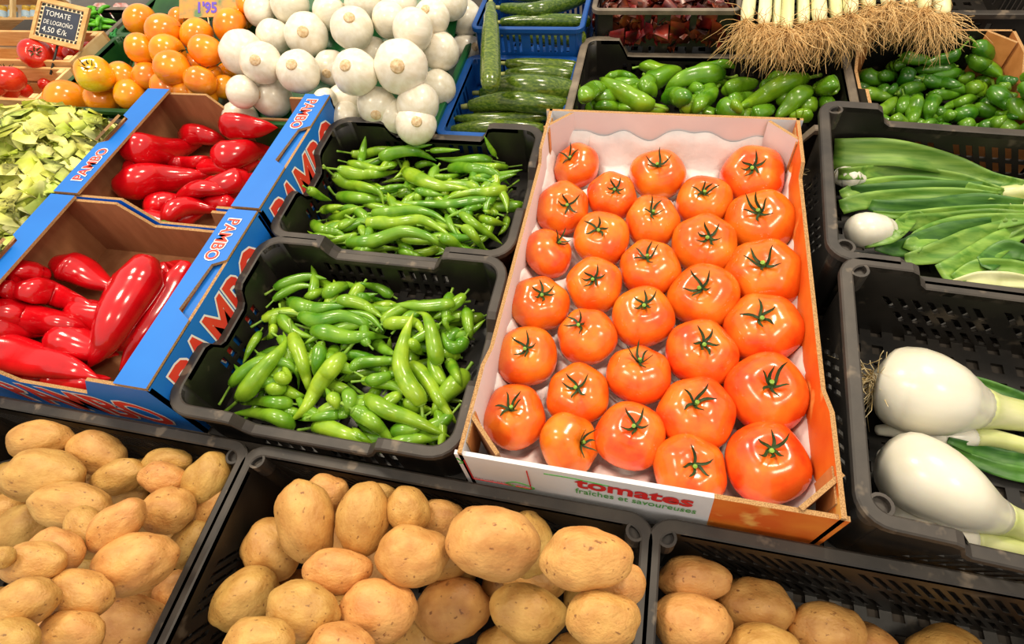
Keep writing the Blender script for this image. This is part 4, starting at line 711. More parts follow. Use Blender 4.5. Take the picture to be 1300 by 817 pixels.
PD = [([(450, 400), (495, 415), (535, 400)], 34), ([(570, 400), (615, 388), (655, 400)], 34), ([(690, 400), (735, 415), (775, 400)], 34), ([(810, 400), (855, 415), (895, 400)], 34), ([(930, 400), (975, 388), (1015, 400)], 34), ([(1050, 400), (1095, 415), (1135, 400)], 34), ([(1170, 400), (1215, 415), (1255, 400)], 34), ([(1290, 400), (1335, 388), (1375, 400)], 34), ([(450, 480), (495, 495), (535, 480)], 34), ([(570, 480), (615, 468), (655, 480)], 34), ([(690, 480), (735, 495), (775, 480)], 34), ([(810, 480), (855, 495), (895, 480)], 34), ([(930, 480), (975, 468), (1015, 480)], 34), ([(1050, 480), (1095, 495), (1135, 480)], 34), ([(1170, 480), (1215, 495), (1255, 480)], 34), ([(1290, 480), (1335, 468), (1375, 480)], 34), ([(480, 560), (525, 575), (565, 560)], 34), ([(600, 560), (645, 548), (685, 560)], 34), ([(720, 560), (765, 548), (805, 560)], 34), ([(840, 560), (885, 575), (925, 560)], 34), ([(960, 560), (1005, 548), (1045, 560)], 34), ([(1080, 560), (1125, 548), (1165, 560)], 34), ([(1200, 560), (1245, 575), (1285, 560)], 34), ([(480, 640), (525, 655), (565, 640)], 34), ([(600, 640), (645, 628), (685, 640)], 34), ([(720, 640), (765, 628), (805, 640)], 34), ([(840, 640), (885, 655), (925, 640)], 34), ([(960, 640), (1005, 628), (1045, 640)], 34), ([(1080, 640), (1125, 628), (1165, 640)], 34), ([(1200, 640), (1245, 655), (1285, 640)], 34), ([(460, 370), (520, 390), (600, 420)], 38), ([(450, 420), (480, 440), (520, 445)], 30), ([(560, 370), (600, 385), (640, 400)], 30), ([(820, 400), (740, 410), (680, 400)], 30), ([(900, 450), (960, 450), (1010, 470)], 30), ([(760, 560), (800, 580), (860, 600)], 30), ([(1100, 500), (1130, 540), (1180, 560)], 36), ([(560, 600), (600, 620), (640, 640)], 30), ([(1020, 640), (1060, 660), (1100, 680)], 30), ([(560, 440), (600, 460), (640, 470)], 30), ([(1100, 620), (1150, 620), (1220, 600)], 34), ([(740, 620), (780, 640), (820, 660)], 28),
      ([(660, 280), (740, 300), (820, 300)], 30), ([(690, 330), (650, 330), (600, 350)], 32), ([(1015, 205), (930, 285), (870, 300), (780, 320)], 30), ([(1020, 190), (1060, 225), (1100, 260), (1140, 315)], 38), ([(960, 335), (880, 345), (730, 355)], 32), ([(1000, 285), (1080, 320), (1180, 385)], 40), ([(1030, 380), (1000, 400), (955, 410)], 30), ([(720, 350), (700, 390), (665, 435)], 35), ([(990, 360), (900, 380), (800, 400)], 28), ([(720, 380), (800, 405), (870, 420), (985, 435)], 34), ([(650, 430), (630, 450), (600, 470)], 20), ([(640, 475), (720, 450), (805, 440)], 36), ([(460, 465), (520, 475), (635, 495)], 34), ([(480, 520), (500, 580), (510, 635)], 28), ([(800, 480), (870, 480), (975, 480)], 28), ([(1010, 440), (1060, 450), (1095, 485)], 40), ([(1220, 420), (1190, 450), (1160, 480)], 30), ([(680, 450), (690, 500), (680, 540), (645, 595)], 30), ([(545, 630), (550, 580), (600, 540), (655, 495)], 34), ([(740, 480), (745, 540), (720, 640)], 40), ([(885, 450), (840, 500), (820, 550), (800, 610)], 40), ([(1135, 405), (1150, 460), (1190, 510), (1230, 550)], 44), ([(1225, 500), (1270, 560), (1300, 610)], 40), ([(1045, 530), (1100, 560), (1195, 580)], 35), ([(1075, 485), (960, 520), (885, 550)], 28), ([(1050, 570), (980, 580), (910, 610)], 42), ([(620, 600), (660, 610), (705, 635)], 35), ([(960, 565), (900, 595), (845, 615)], 28), ([(770, 655), (820, 625), (865, 635)], 28), ([(870, 650), (900, 655), (940, 665)], 20), ([(1195, 590), (1230, 590), (1275, 595)], 18), ([(1010, 600), (1000, 640), (955, 675)], 40), ([(1060, 650), (1110, 645), (1165, 675)], 40), ([(1130, 605), (1200, 635), (1275, 665)], 40), ([(1290, 420), (1330, 470), (1360, 500)], 36), ([(1290, 660), (1340, 640), (1380, 620)], 36)]
pile = Pile(ZS + 0.02, cx0 + 0.008, cx1 - 0.01, cy0 + 0.008, cy1 - 0.012, k=0.7)
for pts, r in PD:
    pepper(pile, [Z5(*p) for p in pts], r / s4 * 1.0, 'small_green_pepper', 'small wrinkled green pepper in the brown carton behind the spring onions', 'pepper', 'small peppers in the brown carton', 'padron', sf=0.24 if len(pts) > 3 else 0.1, blunt=3.2, ns=12, lobe=0.09)

# ================================================================== WHITE ONIONS
def heap(z0, k, y0=0.3): return lambda x, y: z0 + k * np.maximum(0, y - y0)
def sloped_crate(name, x0, x1, y0, y1, label, m, rim, fl):
    c = crate(name, x0, x1, y0, y1, ZS, -0.06, label, m, rim, raise_=0.0, bands=((0.25, 0.75),), rc=0.015, rimw=0.008)
    xb0 = x0 + (0.13 if x0 < -1 else 0.006); V = [(xb0, y0 + 0.006, float(fl(0, y0)) - 0.003), (x1 - 0.006, y0 + 0.006, float(fl(0, y0)) - 0.003), (x1 - 0.006, y1 - 0.006, float(fl(0, y1)) - 0.003), (xb0, y1 - 0.006, float(fl(0, y1)) - 0.003)]
    mesh('sloping_board', V, [(0, 1, 2, 3)], m, c, smooth=False, thick=0.004); return c
fo = heap(-0.105, 0.42)
sloped_crate('onion_crate', -0.830, -0.425, 0.306, 0.72, 'green plastic crate heaped with big white onions', 'green_plastic', 'green_plastic', fo)
ON = [(330, 15, 20), (461, 3, 24), (507, 6, 24), (572, 4, 22), (418, 16, 22), (368, 5, 25), (590, 23, 22), (494, 25, 23), (474, 66, 19), (348, 47, 22), (436, 128, 21), (413, 128, 16), (488, 160, 18), (346, 124, 25), (548, 22, 23, 539, 11), (592, 63, 20, 604, 59), (524, 38, 27), (447, 36, 27, 443, 21), (389, 44, 27, 384, 40), (308, 117, 21), (305, 150, 22), (560, 66, 24), (308, 67, 28), (421, 86, 22, 414, 94), (556, 112, 23), (438, 152, 23), (332, 80, 26, 323, 76), (379, 91, 27, 369, 81), (479, 135, 25, 477, 147), (451, 92, 29, 437, 82), (500, 148, 23), (509, 85, 34, 504, 84), (531, 132, 27), (528, 158, 26, 529, 154)]
def onion_fn(th, a):
    s, c = math.sin(th), math.cos(th); z = 0.93 * c + 0.07 * math.exp(-(th / 0.18) ** 2); r = s * (1 + 0.012 * math.cos(7 * a) + 0.015 * math.cos(3 * a + 1)); return (r * math.cos(a), r * math.sin(a), z)
onion_me = lathe_mesh('onion_body', onion_fn, 'onion_skin', 30, 20)
b = MB(); b.tube([(0, 0, 0.9), (0, 0, 0.972), (0.0, 0.0, 0.995)], [0.27, 0.22, 0.15], 16)
scar_me = bpy.data.meshes.new('root_scar'); scar_me.from_pydata(b.V, [], b.F); scar_me.materials.append(MATS['onion_scar'])
pile = Pile(fo, -0.99, -0.405, 0.287, 0.75, k=0.93)
for i, q in enumerate(ON):
    u, v, r = q[:3]; pile.b = (-0.99, -0.405, 0.262 if (u, v) == (528, 158) else 0.287, 0.75); p, R_ = pile.ball(u, v, r)
    if len(q) > 3:
        d2 = ray(q[3], q[4]); T_ = depth(p); t2 = np.linspace(T_ - R_ * 1.1, T_, 60); w = CAM + t2[:, None] * d2; ax = w[int(np.argmin(np.abs(np.linalg.norm(w - p, axis=1) - R_)))] - p
    else: ax = np.array([random.uniform(-1, 1), random.uniform(0.4, 1), random.uniform(-0.6, 0.3)])
    root = thing('white_onion', p - np.array([0, 0, R_]), 'large white onion showing its round tan root end, heaped on the green crate' if len(q) > 3 else 'large smooth white onion with root end turned away, heaped on the green crate', 'onion', 'heap of white onions')
    rel = Matrix.Translation(-Vector(root.location)) @ axis_matrix(p, ax / np.linalg.norm(ax), (R_, R_, R_), random.random() * 6)
    for nm, me in (('body', onion_me), ('root_scar', scar_me)): put(nm, me, root).matrix_local = rel

# ================================================================== ORANGE TOMATOES
fr = heap(-0.115, 0.34)
sloped_crate('tomato_crate', -1.335, -0.845, 0.322, 0.60, 'dark green plastic crate of smooth orange tomatoes beside the lettuces', 'dark_green_plastic', 'dark_green_plastic', fr)
sloped_crate('tomato_crate', -1.345, -0.845, 0.612, 0.92, 'dark green plastic crate of orange tomatoes with a price card standing in it', 'dark_green_plastic', 'dark_green_plastic', fr)
OT = [(308, 22, 15), (317, 5, 16), (229, 25, 15), (288, 92, 12), (186, 86, 13), (243, 83, 15), (270, 95, 13), (178, 25, 20), (293, 33, 22), (179, 62, 19), (208, 39, 22), (250, 44, 21), (261, 64, 20), (157, 97, 19), (188, 97, 18), (285, 110, 15), (213, 66, 22), (219, 86, 22), (255, 103, 20), (213, 112, 21), (258, 120, 18), (165, 120, 19), (131, 126, 21), (120, 94, 23), (84, 127, 25), (236, 118, 16)]
ot_me = [lathe_mesh('orange_tomato_body', tomato_fn(20 + i, 0.9, 0.02), 'orange_tomato', 26, 16) for i in range(3)]
gt_me = lathe_mesh('yellow_tomato_body', tomato_fn(31, 0.88, 0.06), 'green_tomato', 26, 16)
pile = Pile(fr, -1.325, -0.84, 0.33, 0.95, k=0.93)
for i, (u, v, r) in enumerate(OT):
    p, R_ = pile.ball(u, v, r); y = (u, v) == (120, 94)
    ax = np.array([random.uniform(-1, 1), random.uniform(-0.3, 1), random.uniform(-1, 0.4)])
    if y: ax = CAM - p; ax = ax / np.linalg.norm(ax) + RM @ np.array([-0.35, 0.5, 0])
    root = thing('orange_tomato', p - np.array([0, 0, R_]), 'yellowish tomato with green stem end at the left side of the orange tomatoes' if y else 'smooth shiny orange tomato heaped in the dark green crates', 'tomato', 'heap of orange tomatoes')
    if y: root['label'] = 'yellow tomato with green stem showing, among the orange tomatoes'; del root['group']
    rel = Matrix.Translation(-Vector(root.location)) @ axis_matrix(p, ax / np.linalg.norm(ax), (R_, R_, R_), random.random() * 6)
    put('body', gt_me if y else ot_me[i % 3], root).matrix_local = rel; put('calyx', cal_me[i % 6], root).matrix_local = rel
# price card in the orange tomatoes
p = CAM + 1.27 * ray(264, 6); ex, ey, ez = RM[:, 0], RM[:, 1], RM[:, 2]; k_ = 1.27 / F
t = thing('price_card', p - ey * 0.03, 'small colourful price card with purple figures above the orange tomatoes', 'price card')
cb = MB(); cb.prism([(-36, -18), (36, -14), (36, 30), (-36, 26)], p, ex * k_, ey * k_, 0.0015); cb.build('card', 'tag_card', t)
text_mesh('lettering', "1'95", 'tag_ink', t, p + ez * 0.0017 - ex * 0.012 * 0 - ey * 4 * k_, ex, ey, 15 * k_, 24 * k_, 0.0006, 0.04, 0, True)
mesh('stick', *tube([p - ey * 16 * k_, p - ey * 60 * k_ - ez * 0.03], 0.0015, 6), 'pale_wood', t)

# ================================================================== ZUCCHINI
crate('plastic_crate', -0.408, -0.186, 0.312, 0.552, ZS, -0.07, 'blue plastic crate of zucchini behind the slender chillies', 'blue_plastic', 'blue_plastic', raise_=0, rc=0.012, bands=((0.25, 0.8),))
crate('plastic_crate', -0.400, -0.180, 0.568, 0.80, ZS, -0.012, 'blue plastic crate with slotted front, zucchini on top', 'blue_plastic', 'blue_plastic', raise_=0, rc=0.012, bands=((0.12, 0.44), (0.58, 0.88)), pitch=0.006, endsolid=0.006, rimw=0.006)
Z3 = zoomed(500, 0, 3.985)
ZC = [([(440, 590), (560, 560), (720, 560)], 40, 0), ([(470, 470), (600, 470), (760, 480)], 40, 0), ([(520, 400), (640, 395), (760, 400)], 36, 0), ([(600, 500), (750, 500), (900, 500)], 40, 0), ([(400, 640), (550, 620), (750, 620)], 35, 0), ([(600, 320), (750, 330), (930, 340)], 30, 0), ([(600, 375), (780, 372), (950, 392)], 36, 0), ([(340, 715), (450, 695), (570, 690)], 24, 0), ([(345, 600), (550, 600), (770, 590)], 26, 0), ([(320, 660), (520, 642), (750, 655)], 36, 0), ([(530, 430), (700, 440), (930, 472)], 55, 0), ([(415, 535), (600, 512), (910, 552)], 46, 0), ([(560, 175), (750, 185), (960, 190)], 34, 1), ([(560, -30), (760, -20), (990, -40)], 34, 1), ([(545, 112), (700, 105), (985, 108)], 30, 1), ([(545, 40), (700, 52), (850, 20), (985, -30)], 34, 1)]
pz = [Pile(ZS + 0.02, -0.42, -0.150, 0.32, 0.553, k=0.8), Pile(-0.055, -0.40, -0.15, 0.575, 0.80, k=0.8)]
def zucchini(P, W, label, group):
    root = thing('zucchini', (P[:, 0].mean(), P[:, 1].mean(), (P[:, 2] - W).min()), label, 'zucchini', group)
    d0 = P[0] - P[1]; d0 /= np.linalg.norm(d0); d1 = P[-1] - P[-2]; d1 /= np.linalg.norm(d1)
    mesh('body', *tube(np.vstack([P[0] + d0 * W[0] * 0.3, P, P[-1] + d1 * W[-1] * 0.3]), np.concatenate([[W[0] * 0.6], W, [W[-1] * 0.6]]), 16, lambda s, a: 1 + 0.02 * math.cos(5 * a)), 'zucchini', root)
    mesh('stem_end', *tube([P[0] + d0 * W[0] * 0.25, P[0] + d0 * (W[0] * 0.3 + 0.014)], [W[0] * 0.5, W[0] * 0.42], 8), 'zucchini_end', root)
prf = np.array([0.55, 0.75, 0.85, 0.92, 0.97, 1, 1, 1, 0.95, 0.75])
for pts, r, w in ZC:
    pts = [(pts[0][0] - (30 if w == 0 else 0), pts[0][1])] + pts[1:]; P, W = pz[w].snake([Z3(*p) for p in pts], prf * r / s4 * 1.18, 16, 10); zucchini(P, W, ('glossy striped zucchini lying in the blue crate behind the slender chillies', 'glossy zucchini lying on top of the slotted blue crate')[w], ('zucchini in the front blue crate', 'zucchini in the rear blue crate')[w])
pv = Pile(-0.055, -0.43, -0.1, 0.3, 0.78, k=0.9)
P = np.array([CAM + tt * ray(*Z3(x, y)) for x, y, tt in zip(np.full(16, 490), np.linspace(30, 440, 16), np.linspace(1.16, 1.03, 16))]); zucchini(P, prf[np.linspace(0, 9, 16).astype(int)] * 52 / s4 * 1.08 / F, 'upright zucchini leaning between the white onions and the blue crates', None)

# ================================================================== RED LEAF LETTUCE CRATE
def leaf_sheet(seed, n=7, m=9, curl=0.30):
    V = []; Fc = []; o = Vector((seed * 3.1, 0, 0))
    for i in range(m):
        q = i / (m - 1); w = 0.50 * (0.25 + 0.75 * min(1, q / 0.55)) * (1 - max(0, (q - 0.72) / 0.28) ** 2.4) ** 0.5 + 0.02
        for j in range(n):
            c = (j / (n - 1) - 0.5) * 2; e = abs(c) ** 3; g = max(e, max(0, (q - 0.7) / 0.3)) * min(1, q * 1.6)
            z = curl * q ** (2 if curl > 0 else 3) + 0.05 * noise.noise(Vector((c * 5, q * 7, 2)) + o) + 0.20 * abs(c) ** 2 * (0.3 + q) + g * (0.13 * math.sin(15 * q + 10 * c * (1 + q) + seed) + 0.10 * math.sin(27 * c + 9 * q + seed) + 0.05 * math.sin(40 * q + 33 * c)) + 0.12 * noise.noise(Vector((c * 2, q * 3, 0)) + o) - 0.05 * math.exp(-(c / 0.15) ** 2)
            V.append((c * w * (1 + 0.10 * g * math.sin(23 * q + seed)), q + 0.06 * g * math.sin(19 * c + seed), z))
    for i in range(m - 1):
        for j in range(n - 1): Fc.append((i * n + j, i * n + j + 1, (i + 1) * n + j + 1, (i + 1) * n + j))
    return V, Fc
def sheet_mesh(name, seed, m, n=9, mm=12, curl=0.30):
    V, Fc = leaf_sheet(seed, n, mm, curl); me = bpy.data.meshes.new(name); me.from_pydata(V, [], Fc); me.materials.append(MATS[m]); me.polygons.foreach_set('use_smooth', [True] * len(Fc)); me.update(); return me
red_me = [sheet_mesh('red_leaf', i, 'red_leaf', 15, 18) for i in range(6)]
let_me = [sheet_mesh('lettuce_leaf', 10 + i, 'lettuce', 21, 24, (-0.45, -0.25, 0.1, -0.35)[i % 4]) for i in range(8)]
def head(name, p, R_, label, cat, group, meshes, layers, tilt=(0, 0), solid=0.0):
    root = thing(name, p, label, cat, group); base = Matrix.Rotation(tilt[0], 4, 'X') @ Matrix.Rotation(tilt[1], 4, 'Y')
    for li, (cnt, elev, l) in enumerate(layers):
        for k in range(cnt):
            a = 2 * math.pi * (k + 0.5 * (li % 2) + random.uniform(-0.2, 0.2)) / cnt
            m = base @ Matrix.Rotation(a, 4, 'Z') @ Matrix.Rotation(elev + random.uniform(-0.15, 0.15), 4, 'X') @ Matrix.Diagonal((R_ * l * 1.1, R_ * l, R_ * l, 1))
            o = put('leaf', random.choice(meshes), root); o.matrix_local = m
    return root
crate('plastic_crate', -0.160, 0.112, 0.616, 0.81, ZS, 0.0, 'black plastic crate of dark red leaf lettuce behind the green peppers', 'black_plastic', 'grey_rim', raise_=0.0, rc=0.012, bands=((0.10, 0.45), (0.60, 0.92)), pitch=0.012, endsolid=0.02, rimw=0.006, every=7)
for i, (x, y) in enumerate(((-0.10, 0.67), (-0.02, 0.665), (0.055, 0.67), (-0.06, 0.745), (0.03, 0.745))):
    head('red_lettuce', (x, y, -0.095), 0.075, 'frilly dark red lettuce packed in the black crate behind the green peppers', 'lettuce', 'red lettuces', red_me, ((6, 0.15, 1.0), (6, 0.7, 1.05), (5, 1.1, 1.05), (4, 1.35, 1.0)))

# ================================================================== LEEKS
crate('plastic_crate', 0.125, 0.640, 0.66, 1.02, ZS, -0.028, 'black plastic crate under the leeks', raise_=0.0, rc=0.015, bands=((0.2, 0.8),))
LK = [(957, 948, 26, 9.5), (975, 970, 30, 9), (989, 986, 34, 6.5), (1003, 999, 36, 8.5), (1019, 1020, 31, 9), (1037, 1041, 28, 10), (1057, 1062, 24, 9), (1076, 1081, 18, 9.5), (1098, 1103, 10, 10), (1124, 1128, 4, 10), (1150, 1153, 6, 9.5), (1170, 1174, 10, 9), (1189, 1197, 18, 11)]
for i, (ut, ub, vb, r) in enumerate(LK):
    z = 0.012 + 0.012 * (i % 2); a = onz(ub, vb, z); c = onz(ut, -40, z); L = c - a; L /= np.linalg.norm(L); R_ = r * depth(a) / F * 0.92
    P = np.array([a + L * s for s in np.linspace(0, 0.40, 14)]); W = R_ * np.interp(np.linspace(0, 1, 14), [0, 0.04, 0.12, 0.5, 1], [0.8, 1.05, 0.98, 0.95, 1.1])
    root = thing('leek', (a[0], a[1], z - R_), 'white leek with tan root beard, %s counted from the red lettuce crate' % ('first second third fourth fifth sixth seventh eighth ninth tenth eleventh twelfth thirteenth'.split()[i]), 'leek', 'row of leeks')
    mesh('shaft', *tube(P, W, 14), 'leek', root)
    for k in range(3):                                            # green tops beyond the shaft
        sd = np.array([-L[1], L[0], 0]) * (k - 1) * 0.016; q = [P[-3], P[-1] + sd, P[-1] + L * 0.10 + sd * 2.2 + np.array([0, 0, 0.01]), P[-1] + L * 0.2 + sd * 3 + np.array([0, 0, -0.01])]
        mesh('leaf', *tube(catmull(q, 8), np.linspace(R_ * 0.75, R_ * 0.25, 8), 6), 'onion_leaf', root)
    root_tuft(root, a - L * 0.002, -L + np.array([0, 0, -0.15]), 150, 0.082, 0.00075, 'roots', 0.62, 0.42, 40 + i)

# ================================================================== LETTUCES, left
crate('plastic_crate', -1.46, -1.02, 0.02, 0.300, ZS, -0.075, 'black plastic crate of pale lettuces beside the rear blue box', raise_=0, rc=0.015, bands=((0.2, 0.8),))
crate('plastic_crate', -1.46, -1.02, -0.285, 0.006, ZS, -0.075, 'black plastic crate of pale lettuces beside the front blue box', raise_=0, rc=0.015, bands=((0.2, 0.8),))
LT = [(12, 182, 0.115), (58, 178, 0.11), (94, 174, 0.085), (-10, 212, 0.11), (36, 212, 0.115), (74, 206, 0.085), (20, 244, 0.10), (52, 236, 0.08)]
for i, (u, v, R_) in enumerate(LT):
    p = onz(u, v, -0.055); p[2] = -0.095
    head('lettuce', p, R_, 'loose pale green lettuce with white ribs in the crate beside the rear blue box', 'lettuce', 'lettuces by the rear blue box', let_me, ((5, 0.35, 1.0), (5, 0.75, 1.0), (3, 1.15, 0.9)), (random.uniform(-0.3, 0.2), random.uniform(-0.15, 0.15)))
for i, (u, v, R_) in enumerate(((2, 302, 0.09), (-30, 310, 0.09), (-20, 350, 0.09))):
    p = onz(u, v, -0.075); p[2] = -0.10
    head('lettuce', p, R_, 'pale green lettuce in the crate beside the front blue box', 'lettuce', 'lettuces by the front blue box', let_me, ((5, 0.35, 1.0), (5, 0.75, 1.0), (3, 1.15, 0.9)), (random.uniform(-0.3, 0.2), random.uniform(-0.15, 0.15)))

# ================================================================== FAR LEFT: red tomatoes in wooden crates, chalkboard, shelf
def wood_crate(x0, x1, y0, y1, zt, label):
    t = thing('wooden_crate', ((x0 + x1) / 2, (y0 + y1) / 2, ZS), label, 'crate')
    for y in (y0, y1 - 0.008):
        for k in range(2):
            z = ZS + 0.006 + k * (zt - ZS) * 0.5; MB().box((x0, y, z), (x1, y + 0.008, z + (zt - ZS) * 0.5 - 0.008)).build('slat', 'wood', t)
    for x in (x0, x1 - 0.008):
        for k in range(2):
            z = ZS + 0.006 + k * (zt - ZS) * 0.5; MB().box((x, y0 + 0.008, z), (x + 0.008, y1 - 0.008, z + (zt - ZS) * 0.5 - 0.008)).build('slat', 'pale_wood', t)
        for y in (y0 + 0.008, y1 - 0.024): MB().box((x + (0.008 if x == x0 else -0.016), y, ZS), (x + (0.024 if x == x0 else 0), y + 0.016, zt)).build('corner_post', 'pale_wood', t)
    MB().box((x0, y0, ZS), (x1, y1, ZS + 0.006)).build('base', 'wood', t)
wood_crate(-1.86, -1.365, 0.335, 0.462, -0.055, 'low wooden crate of red tomatoes beside the dark green crate')
wood_crate(-1.86, -1.365, 0.468, 0.600, -0.045, 'wooden crate of red tomatoes under the chalkboard price sign')
RT = [(31, 83, 11), (72, 66, 14), (93, 69, 12), (130, 54, 11), (115, 66, 13), (55, 86, 15), (78, 85, 14), (46, 69, 19), (29, 113, 11), (10, 113, 13), (12, 100, 18), (-10, 108, 16), (60, 108, 10)]
rt_me = [lathe_mesh('red_tomato_body', tomato_fn(50 + i, 0.85, 0.05), 'red_tomato', 24, 14) for i in range(3)]
pile = Pile(ZS + 0.02, -1.85, -1.37, 0.345, 0.592, k=0.9)
for i, (u, v, r) in enumerate(RT):
    p, R_ = pile.ball(u, v, r); ax = np.array([random.uniform(-1, 1), random.uniform(-1, 1), random.uniform(-0.3, 1)])
    root = thing('red_tomato', p - np.array([0, 0, R_]), 'ripe red tomato in the wooden crates around the chalkboard sign', 'tomato', 'red tomatoes in wooden crates')
    rel = Matrix.Translation(-Vector(root.location)) @ axis_matrix(p, ax / np.linalg.norm(ax), (R_, R_, R_), random.random() * 6)
    put('body', rt_me[i % 3], root).matrix_local = rel; put('calyx', cal_me[i % 6], root).matrix_local = rel
# chalkboard
D_ = 1.36; k_ = D_ / F; c0 = CAM + D_ * ray(40, 50); X = RM @ np.array([64, -15, 0]) * k_; Y = RM @ np.array([11, 53, 0]) * k_; nX, nY = np.linalg.norm(X), np.linalg.norm(Y); X /= nX; Y = Y - X * (X @ Y); Y /= np.linalg.norm(Y); Zn = np.cross(X, Y)
t = thing('chalkboard_sign', c0 + X * nX / 2 - Y * 0.05, 'small chalkboard in a wooden frame with striped border and handwritten price', 'price sign')
fw_ = 0.010
for lo, hi in (((0, 0), (nX, fw_)), ((0, nY - fw_), (nX, nY)), ((0, fw_), (fw_ * 0.8, nY - fw_)), ((nX - fw_, fw_), (nX, nY - fw_))):
    MB().prism([(lo[0], lo[1]), (hi[0], lo[1]), (hi[0], hi[1]), (lo[0], hi[1])], c0, X, Y, 0.008).build('frame_bar', 'wood', t)
MB().prism([(fw_ * 0.8, fw_), (nX - fw_, fw_), (nX - fw_, nY - fw_), (fw_ * 0.8, nY - fw_)], c0, X, Y, 0.004).build('pale_border', 'sign_pale', t)
MB().prism([(0.017, 0.018), (nX - 0.019, 0.018), (nX - 0.019, nY - 0.018), (0.017, nY - 0.018)], c0, X, Y, 0.005).build('slate', 'slate', t)
st = MB()
for i in range(10):
    x = 0.012 + (nX - 0.030) * i / 9
    for y in (0.0115, nY - 0.0165): st.prism([(x, y), (x + 0.006, y), (x + 0.006, y + 0.005), (x, y + 0.005)], c0, X, Y, 0.0048)
for i in range(8):
    y = 0.014 + (nY - 0.032) * i / 7
    for x in (0.0095, nX - 0.0165): st.prism([(x, y), (x + 0.005, y), (x + 0.005, y + 0.006), (x, y + 0.006)], c0, X, Y, 0.0048)
st.build('striped_border', 'sign_stripe', t)
for s_, yy, h, w in (('TOMATE', 0.062, 0.0125, 0.060), ('DE LOGRO\u00d1O', 0.043, 0.0125, 0.070), ('4,50 \u20ac/k', 0.022, 0.016, 0.060)):
    text_mesh('lettering', s_, 'chalk', t, c0 + X * 0.023 + Y * yy * (nY / 0.1) * 1.0, X, Y, h, w, 0.0056)
mesh('stake', *tube([c0 + X * nX / 2 + Y * 0.005 - Zn * 0.002, c0 + X * nX / 2 - Y * 0.07 - Zn * 0.002], 0.0025, 6), 'sign_stripe', t)
# peas in a black crate and herbs beyond
crate('plastic_crate', -1.66, -1.46, 0.620, 0.80, ZS, -0.10, 'black plastic crate of green beans behind the wooden crates', 'black_plastic', 'grey_rim', raise_=0, rc=0.012, bands=((0.2, 0.8),))
for i in range(46):
    c = np.array([random.uniform(-1.61, -1.51), random.uniform(0.645, 0.775), ZS + 0.012 + 0.0011 * i]); a = random.uniform(0, 3.1); d = np.array([math.cos(a) * 0.04, math.sin(a) * 0.018, random.uniform(-0.004, 0.004)])
    tag(mesh('green_bean', *tube(catmull([c - d, c + np.array([0, 0, 0.006]), c + d], 8), [0.002, 0.005, 0.0055, 0.005, 0.0055, 0.005, 0.0045, 0.0015], 6), 'bean'), 'bright green bean pod in the black crate behind the chalkboard', 'bean', 'green beans')
for i, (x, y) in enumerate(((-1.40, 0.66), (-1.40, 0.74))):
    head('leafy_greens', (x, y, ZS + 0.002), 0.05, 'dark leafy greens bunch standing beyond the orange tomatoes', 'greens', 'leafy greens', [sheet_mesh('herb_leaf', 60 + i, 'herb')], ((7, 0.3, 1.0), (6, 0.8, 1.0), (5, 1.2, 1.0)))
# shelf and wrapped trays far beyond; they stand square to the sight line because the display slopes towards the shopper
HX, HY, HZ = RM[:, 0], RM[:, 1], RM[:, 2]
def hall(D, u, v, back=0.0): return CAM + D * ray(u, v) - HZ * back
def slab(D, u0, v0, u1, v1, dep, name, m, parent, back=0.0):
    k = D / F; MB().prism([(0, 0), ((u1 - u0) * k, 0), ((u1 - u0) * k, (v1 - v0) * k), (0, (v1 - v0) * k)], hall(D, u0, v1, back + dep), HX, HY, dep).build(name, m, parent)
D_ = 2.5
t = thing('shelf_unit', hall(D_, 0, 90), 'wooden shelf unit holding jars at the far end of the hall', 'shelf')
for v in (-20, 22, 62): slab(D_, -110, v, 52, v + 3.2, 0.16, 'shelf_board', 'wood', t)
slab(D_, -110, -24, 52, 110, 0.01, 'back_panel', 'shelf_white', t, 0.16)
for u in (-110, 12, 49): slab(D_, u, -20, u + 3.5, 22, 0.02, 'upright', 'pale_wood', t)
for u in (-110, 33, 49): slab(D_, u, 25.2, u + 3.5, 110, 0.02, 'upright', 'pale_wood', t, 0.05)
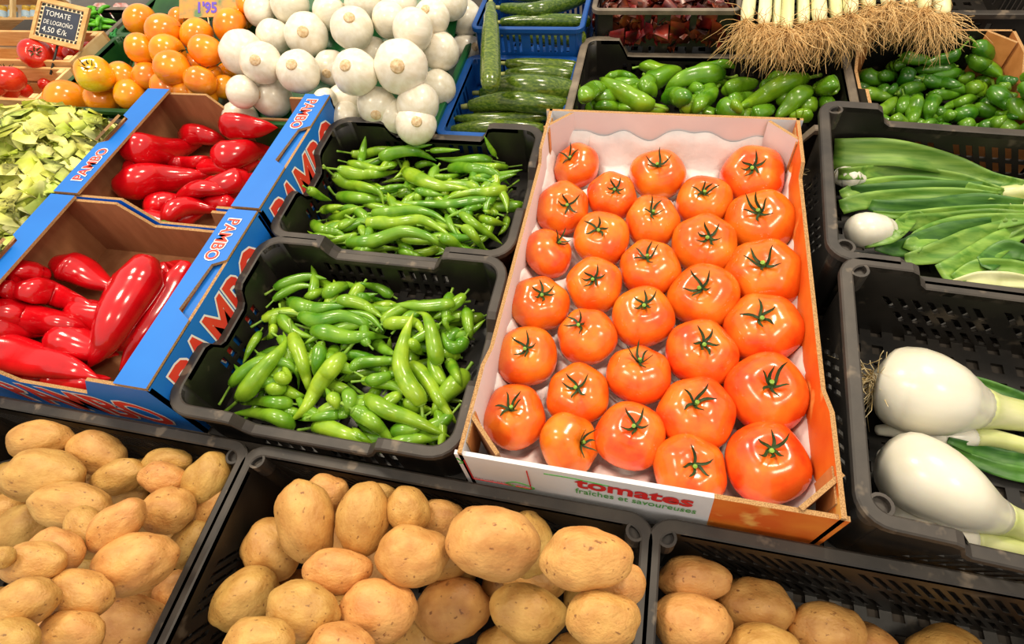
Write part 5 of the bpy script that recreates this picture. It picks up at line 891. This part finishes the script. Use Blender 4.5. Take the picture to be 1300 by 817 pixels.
def jar(u, v, rp, hp, bodym, lidm, labm, label, group):
    k = D_ / F; c = hall(D_, u, v, 0.045); r, h = rp * k, hp * k; root = thing('jar', c, label, 'jar', group)
    def cyl(nm, prof, m): mesh(nm, *tube([c + HY * a for a, _ in prof], [q for _, q in prof], 16), m, root)
    cyl('glass', [(0.001, r * 0.9), (0.006, r), (h * 0.7, r), (h * 0.8, r * 0.85), (h * 0.84, r * 0.82)], bodym); cyl('lid', [(h * 0.82, r * 0.86), (h * 0.83, r * 0.92), (h * 0.97, r * 0.92), (h, r * 0.85)], lidm); cyl('paper_label', [(h * 0.25, r * 1.0), (h * 0.26, r * 1.02), (h * 0.66, r * 1.02), (h * 0.67, r * 1.0)], labm)
for u in (-8, 5, 22.5, 33.5, 44): jar(u, 22, 5.2, 20, 'jar_gold', 'lid_gold', 'label_blue', 'golden jar with pale blue label on the upper board of the far shelf', 'jars on the upper board')
for u in (-10, 1.5, 13.5, 25.5): jar(u, 62, 5.6, 22, 'jar_red', 'jar_lid', 'label_white', 'dark red jar with black lid on the lower board of the far shelf', 'jars on the lower board')
D2 = 2.2
tt_ = thing('tray_stand', hall(D2, 150, 60), 'low dark stand under the wrapped trays', 'stand')
slab(D2, 106, 23, 180, 30, 0.2, 'top', 'table_board', tt_)
slab(D2, 106, 30, 110, 70, 0.2, 'leg', 'table_board', tt_, 0.0); slab(D2, 176, 30, 180, 70, 0.2, 'leg', 'table_board', tt_, 0.0)
for u0, u1 in ((112, 136), (138, 164)):
    r_ = thing('wrapped_tray', hall(D2, (u0 + u1) / 2, 23, 0.03), 'white wrapped tray with pink contents on the low dark stand', 'tray', 'wrapped trays')
    k = D2 / F; w = (u1 - u0) * k
    MB().prism([(0, 0), (w, 0), (w, 5 * k), (0, 5 * k)], hall(D2, u0, 23, 0.09), HX, HY, 0.085).build('tray', 'label_white', r_)
    MB().prism([(0.004, 0), (w - 0.004, 0), (w - 0.01, 13 * k), (w - 0.02, 16 * k), (0.02, 16 * k), (0.01, 13 * k)], hall(D2, u0, 18, 0.085), HX, HY, 0.075).build('contents', 'tray_meat', r_)
# dark cloth at the back right
V = []; Fc = []; n = 40
for i in range(n + 1):
    x = 0.60 + 0.9 * i / n; y = 1.10 + 0.018 * math.sin(i * 0.9) + 0.01 * math.sin(i * 2.3)
    V += [(x, y, -0.99), (x, y - 0.004, -0.2), (x, y, 0.5)]
for i in range(n):
    for j in range(2): Fc.append((i * 3 + j, (i + 1) * 3 + j, (i + 1) * 3 + j + 1, i * 3 + j + 1))
tag(mesh('dark_cloth', V, Fc, 'navy_cloth', thick=0.004), 'dark navy cloth hanging behind the leeks and the brown carton', 'cloth')
bpy.context.view_layer.update()
